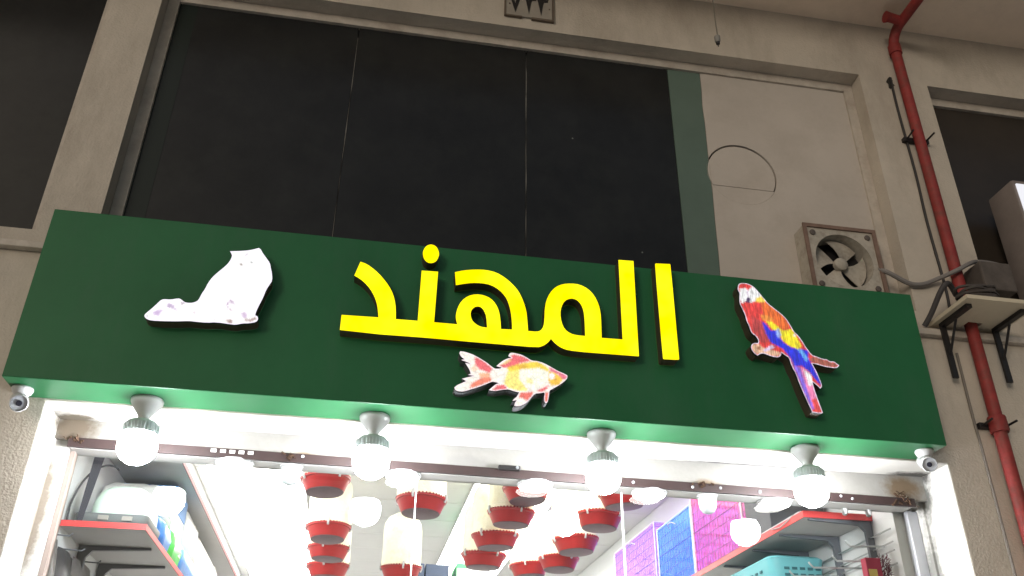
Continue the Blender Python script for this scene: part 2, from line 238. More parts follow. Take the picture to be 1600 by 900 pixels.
# ------------------------------------------------------------------ mesh building
LOC = {}                                    # world position of each root's origin
class MB:
    def __init__(s): s.v, s.f, s.c = [], [], None
    def add(s, vs, fs):
        o = len(s.v); s.v += [tuple(v) for v in vs]; s.f += [tuple(i + o for i in f) for f in fs]; return s
    def box(s, x0, x1, y0, y1, z0, z1, b=0.0):
        if b <= 0:
            return s.add([(x, y, z) for z in (z0, z1) for y in (y0, y1) for x in (x0, x1)],
                         [(0, 2, 3, 1), (4, 5, 7, 6), (0, 1, 5, 4), (2, 6, 7, 3), (0, 4, 6, 2), (1, 3, 7, 5)])
        bm = bmesh.new(); r = bmesh.ops.create_cube(bm, size=1)
        for v in bm.verts: v.co = ((x0 + x1) / 2 + v.co.x * (x1 - x0), (y0 + y1) / 2 + v.co.y * (y1 - y0), (z0 + z1) / 2 + v.co.z * (z1 - z0))
        bmesh.ops.bevel(bm, geom=bm.edges[:], offset=b, segments=2, affect='EDGES', profile=0.5)
        bm.verts.index_update()
        s.add([v.co[:] for v in bm.verts], [[v.index for v in f.verts] for f in bm.faces]); bm.free(); return s
    def lathe(s, prof, origin=(0, 0, 0), axis=(0, 0, 1), n=24, cap=True):
        """prof: (radius, height) pairs along axis"""
        ax = Vector(axis).normalized(); q = Vector((0, 0, 1)).rotation_difference(ax)
        o = Vector(origin); vs, fs = [], []
        for r, h in prof:
            for k in range(n):
                a = 2 * math.pi * k / n
                vs.append(o + q @ Vector((r * math.cos(a), r * math.sin(a), h)))
        for i in range(len(prof) - 1):
            for k in range(n):
                fs.append((i * n + k, i * n + (k + 1) % n, (i + 1) * n + (k + 1) % n, (i + 1) * n + k))
        if cap:
            fs.append(tuple(range(n - 1, -1, -1))); fs.append(tuple(range((len(prof) - 1) * n, len(prof) * n)))
        return s.add(vs, fs)
    def spline(s, pts, r, n=8, sub=5):
        """tube along a smooth curve through the points"""
        P = [Vector(p) for p in pts]; P = [P[0]] + P + [P[-1]]; out = []
        for i in range(1, len(P) - 2):
            for k in range(sub):
                t = k / sub; a, b, c, d_ = P[i - 1], P[i], P[i + 1], P[i + 2]
                out.append(0.5 * ((2 * b) + (c - a) * t + (2 * a - 5 * b + 4 * c - d_) * t * t + (3 * b - a - 3 * c + d_) * t ** 3))
        return s.tube(out + [P[-1]], r, n)
    def tube(s, pts, r, n=8, closed=False):
        pts = [Vector(p) for p in pts]; m_ = len(pts); vs, fs = [], []
        up = None
        for i, p in enumerate(pts):
            if closed: t = pts[(i + 1) % m_] - pts[i - 1]
            else: t = pts[min(i + 1, m_ - 1)] - pts[max(i - 1, 0)]
            t.normalize()
            if up is None:
                up = Vector((0, 0, 1)) if abs(t.z) < 0.9 else Vector((1, 0, 0))
            x = t.cross(up).normalized(); up = x.cross(t).normalized()
            rr = r[i] if isinstance(r, (list, tuple)) else r
            for k in range(n):
                a = 2 * math.pi * k / n
                vs.append(p + x * math.cos(a) * rr + up * math.sin(a) * rr)
        for i in range(m_ if closed else m_ - 1):
            j = (i + 1) % m_
            for k in range(n): fs.append((i * n + k, i * n + (k + 1) % n, j * n + (k + 1) % n, j * n + k))
        if not closed:
            fs.append(tuple(range(n - 1, -1, -1))); fs.append(tuple(range((m_ - 1) * n, m_ * n)))
        return s.add(vs, fs)
    def ribbon_sides(s, poly, y0, y1):
        n = len(poly)
        vs = [(x, y0, z) for x, z in poly] + [(x, y1, z) for x, z in poly]
        return s.add(vs, [(i, (i + 1) % n, n + (i + 1) % n, n + i) for i in range(n)])
    def plate(s, outer, holes, y0, y1, back=False):
        """flat plate facing -y with an outline in (x, z), optional holes, thickness y0..y1"""
        tri_v, tri_f = fill(outer, holes)
        s.add([(x, y0, z) for x, z in tri_v], tri_f)
        if back: s.add([(x, y1, z) for x, z in tri_v], [f[::-1] for f in tri_f])
        for q in [outer] + list(holes): s.ribbon_sides(q, y0, y1)
        return s
    def build(s, name, material, parent=None, smooth=False, angle=35):
        me = bpy.data.meshes.new(name)
        if parent is None:
            xs, ys, zs = zip(*s.v); base = Vector(((min(xs) + max(xs)) / 2, (min(ys) + max(ys)) / 2, min(zs)))
        else: base = Vector(LOC[parent.name])
        me.from_pydata([tuple(Vector(v) - base) for v in s.v], [], s.f)
        me.materials.append(material)
        bm = bmesh.new(); bm.from_mesh(me); bmesh.ops.recalc_face_normals(bm, faces=bm.faces[:]); bm.to_mesh(me); bm.free()
        if smooth:
            me.polygons.foreach_set('use_smooth', [True] * len(me.polygons))
            me.set_sharp_from_angle(angle=math.radians(angle))
        o = bpy.data.objects.new(name, me); C.objects.link(o)
        if parent is None: o.location = base
        else: o.parent = parent
        LOC[o.name] = tuple(base)
        return o

def inside(p, poly):
    x, y = p; r = False; n = len(poly); j = n - 1
    for i in range(n):
        xi, yi = poly[i]; xj, yj = poly[j]
        if (yi > y) != (yj > y) and x < (xj - xi) * (y - yi) / (yj - yi) + xi: r = not r
        j = i
    return r

def fill(outer, holes=(), pts=()):
    vs, es = [], []
    for poly in [outer] + list(holes):
        o = len(vs); n = len(poly); vs += [Vector(p) for p in poly]; es += [(o + i, o + (i + 1) % n) for i in range(n)]
    vs += [Vector(p) for p in pts]
    v, e, f, *_ = delaunay_2d_cdt(vs, es, [], 0, 1e-6)
    keep = []
    for t in f:
        c = (sum(v[i][0] for i in t) / 3, sum(v[i][1] for i in t) / 3)
        if inside(c, outer) and not any(inside(c, h) for h in holes): keep.append(tuple(t))
    return [tuple(p) for p in v], keep

def smooth_poly(poly, sharp=50, it=1):
    """round a traced outline: corner-cut every vertex that turns gently, keep sharp corners"""
    for _ in range(it):
        out = []; n = len(poly)
        for i in range(n):
            a, b, c = Vector(poly[i - 1]), Vector(poly[i]), Vector(poly[(i + 1) % n])
            u, w = b - a, c - b
            ang = abs(math.degrees(u.angle_signed(w, 0))) if u.length > 1e-9 and w.length > 1e-9 else 0
            if ang > sharp or ang < 3: out.append(tuple(b))
            else:
                out.append(tuple(b - u * 0.25)); out.append(tuple(b + w * 0.25))
        poly = out
    return poly

def tag(o, label=None, cat=None, group=None, kind=None):
    if label: o['label'] = label
    if cat: o['category'] = cat
    if group: o['group'] = group
    if kind: o['kind'] = kind
    return o

def thing(name, loc, label, cat, group=None):
    o = bpy.data.objects.new(name, None); C.objects.link(o); o.location = loc; o.empty_display_size = 0.1
    LOC[o.name] = tuple(loc)
    return tag(o, label, cat, group)

def copy_tree(o, loc=None, parent=None, rotz=None):
    c = o.copy(); C.objects.link(c)
    if parent is not None: c.parent = parent
    if loc is not None: c.location = loc; LOC[c.name] = tuple(loc)
    if rotz is not None: c.rotation_euler.z = rotz
    for ch in list(o.children): copy_tree(ch, parent=c)
    return c

def circle(cx, cz, r, n=32): return [(cx + r * math.cos(2 * math.pi * k / n), cz + r * math.sin(2 * math.pi * k / n)) for k in range(n)]

def wall_with_holes(x0, x1, z0, z1, holes, y0, y1):
    """slab with rectangular openings (hx0, hx1, hz0, hz1) cut through, reveals included"""
    xs = sorted({x0, x1, *[v for h in holes for v in h[:2]]}); zs = sorted({z0, z1, *[v for h in holes for v in h[2:]]})
    xs = [x for x in xs if x0 <= x <= x1]; zs = [z for z in zs if z0 <= z <= z1]
    def solid(i, k):
        if not (0 <= i < len(xs) - 1 and 0 <= k < len(zs) - 1): return False
        cx, cz = (xs[i] + xs[i + 1]) / 2, (zs[k] + zs[k + 1]) / 2
        return not any(h[0] < cx < h[1] and h[2] < cz < h[3] for h in holes)
    b = MB()
    for i in range(len(xs) - 1):
        for k in range(len(zs) - 1):
            if not solid(i, k): continue
            a, c, e, g = xs[i], xs[i + 1], zs[k], zs[k + 1]
            b.add([(a, y0, e), (c, y0, e), (c, y0, g), (a, y0, g)], [(0, 1, 2, 3)])
            b.add([(a, y1, e), (c, y1, e), (c, y1, g), (a, y1, g)], [(3, 2, 1, 0)])
            if not solid(i - 1, k): b.add([(a, y0, e), (a, y1, e), (a, y1, g), (a, y0, g)], [(0, 1, 2, 3)])
            if not solid(i + 1, k): b.add([(c, y0, e), (c, y1, e), (c, y1, g), (c, y0, g)], [(3, 2, 1, 0)])
            if not solid(i, k - 1): b.add([(a, y0, e), (c, y0, e), (c, y1, e), (a, y1, e)], [(3, 2, 1, 0)])
            if not solid(i, k + 1): b.add([(a, y0, g), (c, y0, g), (c, y1, g), (a, y1, g)], [(0, 1, 2, 3)])
    bm = bmesh.new()
    bv = [bm.verts.new(v) for v in b.v]
    for f in b.f: bm.faces.new([bv[i] for i in f])
    bmesh.ops.remove_doubles(bm, verts=bm.verts[:], dist=1e-5)
    bm.verts.index_update()
    r = MB(); r.add([v.co[:] for v in bm.verts], [[v.index for v in f.verts] for f in bm.faces]); bm.free()
    return r

# ------------------------------------------------------------------ the materials of the place
m_wall = mat('plaster_wall', (0.50, 0.445, 0.375), 0.9, 0.2, var=0.16, var_scale=2.2, dirt=(0.29, 0.245, 0.195), dirt_amt=0.62, dirt_scale=3.2, streak=True, bump=0.35, bump_scale=110)
m_soffit = mat('plaster_ceiling', (0.80, 0.66, 0.52), 0.9, 0.2, var=0.12, var_scale=1.4, dirt=(0.5, 0.40, 0.31), dirt_amt=0.4, dirt_scale=1.7, bump=0.15)
m_frame = mat('painted_window_frame', (0.47, 0.42, 0.36), 0.6, 0.4, var=0.22, var_scale=9, dirt=(0.24, 0.18, 0.14), dirt_amt=0.55, dirt_scale=7)
m_film = mat('dark_filmed_glass', (0.019, 0.0195, 0.0195), 0.22, 0.2, var=0.3, var_scale=3, dirt=(0.03, 0.032, 0.028), dirt_amt=0.4, dirt_scale=5)
m_seam = mat('dusty_sealant', (0.20, 0.19, 0.17), 0.8, 0.2, dirt=(0.02, 0.02, 0.02), dirt_amt=1.0, dirt_scale=9)
m_greenstrip = mat('green_painted_board', (0.10, 0.145, 0.115), 0.5, 0.4, var=0.12, var_scale=4)
m_board = mat('white_infill_board', (0.47, 0.42, 0.37), 0.8, 0.3, var=0.07, var_scale=2.5, dirt=(0.36, 0.31, 0.26), dirt_amt=0.5, dirt_scale=4)
m_green = mat('green_composite_panel', (0.021, 0.126, 0.048), 0.38, 0.22, var=0.13, var_scale=2.0, dirt=(0.055, 0.12, 0.075), dirt_amt=0.45, dirt_scale=4, streak=True)
m_dark = mat('black_metal', (0.015, 0.013, 0.013), 0.5, 0.4)
m_return = mat('dark_letter_return', (0.055, 0.042, 0.026), 0.5, 0.4)
m_acrylic = mat('smoky_acrylic_edge', (0.10, 0.10, 0.11), 0.3, 0.5)
m_whitepaint = stained('white_painted_plaster', (0.66, 0.64, 0.60), [((-1.08, 3.36, E + 1.185), (0.8, 1.0, 1), 0.13, (0.10, 0.08, 0.055), 0.95), ((2.33, 3.36, E + 1.185), (0.6, 1.3, 1), 0.12, (0.07, 0.065, 0.06), 0.95), ((2.386, 3.385, E + 1.08), (1, 1, 0.8), 0.10, (0.10, 0.10, 0.09), 0.95), ((2.386, 3.41, E + 0.72), (1, 1, 0.16), 0.09, (0.13, 0.13, 0.12), 0.85), ((-1.134, 3.41, E + 0.85), (1, 1, 0.15), 0.07, (0.17, 0.13, 0.09), 0.85), ((-1.134, 3.33, E + 0.62), (1, 1, 0.5), 0.06, (0.25, 0.20, 0.14), 0.6), ((1.6, 3.372, E + 1.185), (0.12, 1.6, 1), 0.07, (0.10, 0.10, 0.10), 0.9)])
m_lintel = stained('grimy_lintel_paint', (0.27, 0.26, 0.24), [((2.28, 3.372, E + 1.13), (1, 1, 1.6), 0.16, (0.13, 0.085, 0.045), 0.9), ((-1.07, 3.372, E + 1.15), (1, 1, 1), 0.15, (0.12, 0.09, 0.06), 0.9), ((0.40, 3.372, E + 1.12), (0.5, 1, 2.0), 0.10, (0.22, 0.21, 0.20), 0.7), ((-0.22, 3.372, E + 1.10), (0.6, 1, 1.6), 0.05, (0.18, 0.12, 0.07), 0.8), ((1.40, 3.372, E + 1.09), (0.6, 1, 1.6), 0.06, (0.18, 0.12, 0.07), 0.8)], 0.7, 0.14, 0.1)
m_brown = mat('brown_steel_rail', (0.036, 0.020, 0.019), 0.55, 0.4, var=0.25, var_scale=14, dirt=(0.025, 0.02, 0.018), dirt_amt=0.6, dirt_scale=20)
m_trim = mat('grey_white_trim', (0.44, 0.435, 0.42), 0.5, 0.4, var=0.06)
m_alu = mat('aluminium_post', (0.45, 0.46, 0.49), 0.35, 0.5, metal=0.6)
m_plastic = mat('white_plastic', (0.46, 0.46, 0.46), 0.4, 0.5, var=0.05)
m_greyplastic = mat('grey_heatsink', (0.36, 0.40, 0.40), 0.45, 0.5)
m_red = mat('red_pipe_paint', (0.25, 0.03, 0.027), 0.6, 0.35, var=0.28, var_scale=14, dirt=(0.10, 0.05, 0.035), dirt_amt=0.85, dirt_scale=11, bump=0.3, bump_scale=40)
m_redtrim = mat('red_shelf_edge', (0.62, 0.06, 0.06), 0.4, 0.4)
m_browntrim = mat('maroon_trim', (0.22, 0.05, 0.05), 0.5, 0.4)
m_whiteint = mat('white_interior', (0.74, 0.74, 0.74), 0.6, 0.3, var=0.03)
m_ceilpanel = mat('white_ceiling_panel', (0.52, 0.515, 0.50), 0.5, 0.3, var=0.03)
m_shelf = mat('white_shelf_board', (0.46, 0.455, 0.45), 0.5, 0.3, var=0.05)
m_bracket = mat('grey_shelf_bracket', (0.12, 0.125, 0.14), 0.5, 0.4)
m_bowl = mat('red_cage_tray', (0.34, 0.02, 0.02), 0.35, 0.5, var=0.12, var_scale=20)
m_bowlshade = mat('mauve_tray_shade', (0.13, 0.075, 0.085), 0.5, 0.4, var=0.2, var_scale=20)
m_cloth = mat('cream_cage_wrap', (0.88, 0.85, 0.68), 0.8, 0.2, var=0.08, var_scale=9, dirt=(0.66, 0.52, 0.24), dirt_amt=0.55, dirt_scale=11, bump=0.4, bump_scale=50)
m_glass = clear_glass('shopfront_glass')
m_pave = mat('pavement', (0.60, 0.57, 0.53), 0.7, 0.3, var=0.12, var_scale=1.5, bump=0.2)
m_road = mat('asphalt', (0.05, 0.05, 0.052), 0.85, 0.3, var=0.2, var_scale=2)
m_floor = mat('shop_floor_tile', (0.55, 0.53, 0.50), 0.3, 0.4)
m_yellow = letter_light('yellow_letter_light', 1.5)
m_bulb = emissive('bulb_light', (0.93, 0.96, 1.0), 195.0)
m_downlight = emissive('downlight_light', (1.0, 0.97, 0.92), 25.0)
m_panellight = emissive('ceiling_panel_light', (1.0, 0.98, 0.95), 17.0)
m_lightbox = emissive('lightbox_face', (0.95, 0.95, 1.0), 0.95)
m_print = print_mat('backlit_print', 1.12, 0.22, 'feathers')
m_fishprint = print_mat('backlit_fish_print', 1.12, 0.22, 'scales')
specks(m_film, 5.0, 0.022, (0.16, 0.17, 0.16))
m_catprint = print_mat('backlit_cat_print', 1.16, 0.10)

# ------------------------------------------------------------------ ground and arcade (setting)
YW = 3.185                                   # plane of the facade
tag(MB().box(-120, 120, -120, 120, -0.30, -0.154).build('road', m_road), kind='structure')
tag(MB().box(-30, 30, -12, 3.183, -0.15, 0.0, b=0.01).build('pavement', m_pave), kind='structure')
tag(MB().box(-30, 30, 2.48, 3.60, E + 3.712, E + 4.1).build('arcade_ceiling', m_soffit), kind='structure')
tag(MB().box(-1.14, 2.28, 3.186, 10.6, -0.15, -0.004).build('shop_floor', m_floor), kind='structure')

# ------------------------------------------------------------------ the building front
bld = thing('shop_building', (0.6, YW, 0), 'beige plastered shop front wall with dark upper windows behind the green sign', 'building')
DOOR = (-1.136, 2.388, -0.2, E + 1.187)
WIN = (-1.127, 2.412, E + 1.90, E + 3.330)
WINL = (-4.6, -1.348, E + 1.882, E + 3.330)
WINR = (2.806, 6.2, E + 1.95, E + 3.316)
wall = wall_with_holes(-14, 16, -0.2, E + 3.712, [DOOR, WIN, WINL, WINR], YW, 3.40).build('wall', m_wall, bld)

def frame_ring(o, w, y0, y1):
    return MB().plate([(o[0], o[2]), (o[1], o[2]), (o[1], o[3]), (o[0], o[3])],
                      [[(o[0] + w, o[2] + w), (o[1] - w, o[2] + w), (o[1] - w, o[3] - w), (o[0] + w, o[3] - w)]], y0, y1)
def rim(o, g): return (o[0] + g, o[1] - g, o[2] + g, o[3] - g)

win = frame_ring(rim(WIN, 0.002), 0.050, 3.268, 3.33).build('window', m_frame, bld)
tag(win, 'wide dark window band above the green sign')
zb, zt = WIN[2] + 0.05, WIN[3] - 0.05
for a, b in ((-1.077, -0.2235), (-0.2185, 0.6205), (0.6255, 1.372)):
    MB().box(a, b, 3.286, 3.296, zb, zt).build('pane', m_film, win)
def ragged_seam(x):
    b = MB(); z = zb; k = 0
    while z < zt:
        w = random.choice((0.0006, 0.0012, 0.0022, 0.0034, 0.0042)); o = random.uniform(-0.0006, 0.0006)
        b.v += [(x - w / 2 + o, 3.2845, z), (x + w / 2 + o, 3.2845, z)]
        if k: b.f.append((2 * k - 2, 2 * k - 1, 2 * k + 1, 2 * k))
        z += random.uniform(0.03, 0.10); k += 1
    return b
MB().box(-1.077, 1.40, 3.300, 3.306, zb, zt).build('film_backing', mat('black_backing', (0.01, 0.01, 0.01), 0.8), win)
for x in (-0.221, 0.623): ragged_seam(x).build('sealant_line', m_seam, win)
MB().box(-1.077, -0.99, 3.2845, 3.2855, zb, zt).build('film_margin', mat('film_edge', (0.018, 0.024, 0.021), 0.25, 0.17), win)
# the green strip with a hand-cut right edge and the pale infill board beside it
edge = [(1.528 + 0.020 * (i / 12.0) + random.uniform(-0.003, 0.003), zb + (zt - zb) * i / 12.0) for i in range(13)]
MB().plate([(1.374, zb), *edge, (1.374, zt)], [], 3.282, 3.298).build('green_strip', m_greenstrip, win)
disc = (1.706, E + 2.643, 0.181)
board_hole = circle(*disc, 48)
MB().plate([(e[0] + 0.0025, e[1]) for e in edge[:1]] + [(2.360, zb), (2.360, zt - 0.004)] + [(e[0] + 0.0025, e[1]) for e in edge[:0:-1]], [board_hole], 3.280, 3.296).build('infill_board', m_board, win)
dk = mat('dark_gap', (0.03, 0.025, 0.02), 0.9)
MB().box(1.52, 2.36, 3.2975, 3.30, zb, zt).build('board_backing', dk, win)
# round hatch closed with two pieces of board, a crescent gap left round the upper edge
cx, cz, r = disc
zc = cz - 0.082
def hatch(r_, z_lo, z_hi, dx, dz):
    q = []
    for k in range(96):
        a = 2 * math.pi * k / 96; x, z = cx + dx + r_ * math.cos(a), cz + dz + r_ * math.sin(a)
        if z_lo <= z <= z_hi: q.append((x, z))
    for zz in (z_lo, z_hi):
        h = r_ * r_ - (zz - cz - dz) ** 2
        if h > 0: q += [(cx + dx - math.sqrt(h), zz), (cx + dx + math.sqrt(h), zz)]
    mx, mz = sum(p[0] for p in q) / len(q), sum(p[1] for p in q) / len(q)
    return sorted(q, key=lambda p: math.atan2(p[1] - mz, p[0] - mx))
MB().plate(hatch(r - 0.0070, zc, 99, -0.002, -0.0042), [], 3.2815, 3.2965).build('hatch_piece', m_board, win)
MB().plate(hatch(r - 0.0012, -99, zc - 0.0035, 0.0, 0.0), [], 3.2808, 3.2965).build('hatch_piece', m_board, win)

winl = frame_ring(rim(WINL, 0.002), 0.045, 3.268, 3.33).build('window', m_frame, bld)
MB().box(WINL[0] + 0.047, WINL[1] - 0.047, 3.286, 3.296, WINL[2] + 0.047, WINL[3] - 0.047).build('pane', m_film, winl)
tag(winl, 'dark window at the far left edge')
winr = frame_ring(rim(WINR, 0.002), 0.050, 3.268, 3.33).build('window', m_frame, bld)
MB().box(WINR[0] + 0.052, WINR[1] - 0.052, 3.286, 3.296, WINR[2] + 0.052, WINR[3] - 0.052).build('pane', mat('brown_filmed_glass', (0.035, 0.028, 0.022), 0.3, 0.35, var=0.3, var_scale=3), winr)
tag(winr, 'dark window at the far right edge')
MB().box(-14, -1.232, 3.150, 3.1835, E + 1.782, E + 1.812, b=0.004).build('ledge', m_frame, bld)
MB().box(2.268, 16, 3.150, 3.1835, E + 1.768, E + 1.800, b=0.004).build('ledge', m_frame, bld)
# opening: lintel, brown shutter rail, pale trim board, posts
def sl(x): return -0.0090 * (x - 0.585)          # the rail sags a little to the right
def sagged(x0, x1, y0, y1, z0, z1, n=1, hang=True):
    b = MB(); xs = [x0 + (x1 - x0) * i / n for i in range(n + 1)]
    for x in xs: b.v += [(x, y0, z0 + sl(x)), (x, y1, z0 + sl(x)), (x, y1, z1 + (sl(x) if hang else 0)), (x, y0, z1 + (sl(x) if hang else 0))]
    for i in range(n):
        o = i * 4; b.f += [(o, o + 4, o + 5, o + 1), (o + 1, o + 5, o + 6, o + 2), (o + 2, o + 6, o + 7, o + 3), (o + 3, o + 7, o + 4, o)]
    b.f += [(0, 1, 2, 3), (n * 4 + 3, n * 4 + 2, n * 4 + 1, n * 4)]
    return b
sagged(-1.134, 2.386, 3.372, 3.396, E + 1.096, E + 1.185, 12, hang=False).build('lintel', m_lintel, bld)
rail = sagged(-1.08, 2.318, 3.360, 3.371, E + 1.063, E + 1.098, 12).build('shutter_rail', m_brown, bld)
b = MB()  # row of small bright blocks painting reflections on the rail
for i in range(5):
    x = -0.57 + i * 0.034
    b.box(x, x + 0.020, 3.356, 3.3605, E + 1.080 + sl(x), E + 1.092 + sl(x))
b.build('rail_mark', mat('rail_glint', (0.75, 0.72, 0.68), 0.35, 0.5), rail)
for x in (0.06, -0.23, 0.97, 1.45, 1.62, 1.98, 2.03, 1.33, 1.08):
    MB().lathe([(0.006, 0), (0.006, 0.004), (0.003, 0.006)], (x, 3.360, E + 1.083 + sl(x) + random.uniform(-0.006, 0.008)), (0, -1, 0), 8).build('bolt', m_alu, rail)
def clump(cx, cy, cz, n, s, seed, sy=0.4):
    rr = random.Random(seed); b = MB()
    for _ in range(n):
        p = Vector((cx + rr.gauss(0, s), cy - abs(rr.gauss(0, s * sy)), cz + rr.gauss(0, s * 0.45)))
        q = p + Vector((rr.gauss(0, s * 0.7), -abs(rr.gauss(0, s * 0.3)), rr.gauss(0, s * 0.5)))
        b.tube([p, (p + q) / 2 + Vector((0, 0, rr.gauss(0, s * 0.2))), q], rr.uniform(0.0015, 0.005), 5)
    return b
m_rust = mat('rusty_wire', (0.07, 0.04, 0.025), 0.8, 0.2, var=0.4, var_scale=40)
clump(-0.275, 3.362, E + 1.095, 12, 0.014, 1).build('rusty_bracket', m_rust, rail)
clump(1.385, 3.362, E + 1.090, 12, 0.014, 2).build('rusty_bracket', m_rust, rail)
clump(2.27, 3.362, E + 1.078, 16, 0.022, 3).build('rusty_bracket', m_rust, rail)
clump(-1.06, 3.362, E + 1.100, 12, 0.016, 4).build('rusty_bracket', m_rust, rail)
lk = MB().box(0.525, 0.615, 3.338, 3.3595, E + 1.088, E + 1.108, b=0.006).build('shutter_lock', m_dark, rail)
MB().lathe([(0.006, 0), (0.006, 0.006)], (0.60, 3.338, E + 1.098), (0, -1, 0), 10).build('keyhole', m_alu, lk)
sagged(-1.08, 2.318, 3.3965, 3.483, E + 1.067, E + 1.094, 12).build('trim_board', m_trim, bld)
MB().box(-1.134, 2.386, 3.397, 3.470, E + 1.125, E + 1.96).build('bulkhead', m_whiteint, bld)
MB().box(2.374, 2.50, 3.4005, 3.4795, -0.01, E + 1.12).build('jamb_return', m_whitepaint, bld)
MB().box(-1.134, -1.086, 3.40, 3.485, -0.01, E + 1.12).build('jamb_return', m_whitepaint, bld)
MB().box(-1.0845, -1.068, 3.43, 3.475, -0.01, E + 1.082).build('door_post', mat('brown_grey_post', (0.30, 0.24, 0.21), 0.5, 0.4), bld)
MB().box(2.322, 2.372, 3.44, 3.475, -0.01, E + 1.052, b=0.004).build('door_post', m_alu, bld)
# white paint on the reveals and soffit of the opening
MB().box(-1.1355, -1.1325, 3.187, 3.399, -0.01, E + 1.183).build('reveal_plaster', m_whitepaint, bld)
MB().box(2.3845, 2.3875, 3.187, 3.399, -0.01, E + 1.183).build('reveal_plaster', m_whitepaint, bld)
MB().box(-1.132, 2.384, 3.187, 3.370, E + 1.1835, E + 1.1865).build('soffit_plaster', m_whitepaint, bld)
# flat dark patch painting the shade inside a pipe chase broken into the plaster
def blotch(cx, cy, r, seed, n=22, sx=1.0, sy=1.0):
    rr = random.Random(seed)
    return [(cx + sx * r * rr.uniform(0.45, 1.1) * math.cos(2 * math.pi * k / n), cy + sy * r * rr.uniform(0.45, 1.1) * math.sin(2 * math.pi * k / n)) for k in range(n)]
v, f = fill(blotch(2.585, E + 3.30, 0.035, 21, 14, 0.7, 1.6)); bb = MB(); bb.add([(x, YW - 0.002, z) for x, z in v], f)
bb.build('hole_shade', dk, bld)
# number plate over the window with three painted digits
pl = MB().box(0.497, 0.738, 3.172, 3.1835, E + 3.398, E + 3.63, b=0.003).build('number_plate', mat('plate_metal', (0.30, 0.27, 0.23), 0.5, 0.4, var=0.15, var_scale=12), bld)
tag(pl, 'small house number plate above the window')
rimm = mat('plate_rim', (0.13, 0.10, 0.075), 0.7, 0.3)
for a in ((0.490, 0.4965, E + 3.392, E + 3.636), (0.7385, 0.745, E + 3.385, E + 3.636)):
    MB().box(a[0], a[1], 3.168, 3.1835, a[2], a[3]).build('plate_rim', rimm, pl)
MB().box(0.4968, 0.58, 3.169, 3.1835, E + 3.390, E + 3.3975).build('plate_rim', rimm, pl)
MB().box(0.63, 0.7382, 3.169, 3.1835, E + 3.386, E + 3.3975).build('plate_rim', rimm, pl)
m_ink = mat('black_paint', (0.02, 0.018, 0.018), 0.5, 0.3)
Z = E + 3.418
seven = [(0.546, Z), (0.582, Z + 0.15), (0.562, Z + 0.155), (0.5445, Z + 0.062), (0.526, Z + 0.155), (0.506, Z + 0.15)]
two = lambda x: [(x, Z), (x + 0.010, Z + 0.075), (x + 0.016, Z + 0.098), (x + 0.036, Z + 0.100), (x + 0.044, Z + 0.150), (x + 0.031, Z + 0.150), (x + 0.024, Z + 0.122), (x + 0.008, Z + 0.120), (x - 0.006, Z + 0.155), (x - 0.026, Z + 0.152)]
for q in (seven, two(0.616), two(0.679)):
    MB().plate(q, [], 3.1695, 3.1715).build('digit', m_ink, pl)
for x, z in ((0.512, E + 3.545), (0.722, E + 3.470), (0.516, E + 3.475)):
    MB().lathe([(0.004, 0), (0.004, 0.003)], (x, 3.172, z), (0, -1, 0), 10).build('screw', rimm, pl)

# ------------------------------------------------------------------ the green sign
sg = thing('shop_sign', (0.52, 3.09, E + 1.19), 'long green sign box with lit yellow Arabic letters and animal pictures', 'sign')
MB().box(-1.227, 2.262, 3.0, 3.1835, E + 1.19, E + 1.871, b=0.003).build('sign_box', m_green, sg)
YF, YB = 2.945, 2.999
def lit_letter(name, outer, holes, lab=None):
    outer = smooth_poly(outer, 45, 1); holes = [smooth_poly(h, 60, 1) for h in holes]
    v, f = fill(outer, holes)
    o = MB().add([(x, YF, z) for x, z in v], f).build(name, m_yellow, sg)
    b = MB()
    for q in [outer] + holes: b.ribbon_sides(q, YF + 0.0005, YB)
    b.build('letter_return', m_return, o)
    if lab: tag(o, lab)
    return o
lit_letter('letter_word', WORD, WORD_HOLES, 'joined yellow letters of the Arabic word')
lit_letter('letter_dot', DOT, [], 'round yellow dot over the middle letter')
lit_letter('letter_stroke', ALEF, [], 'single upright yellow stroke at the right of the word')

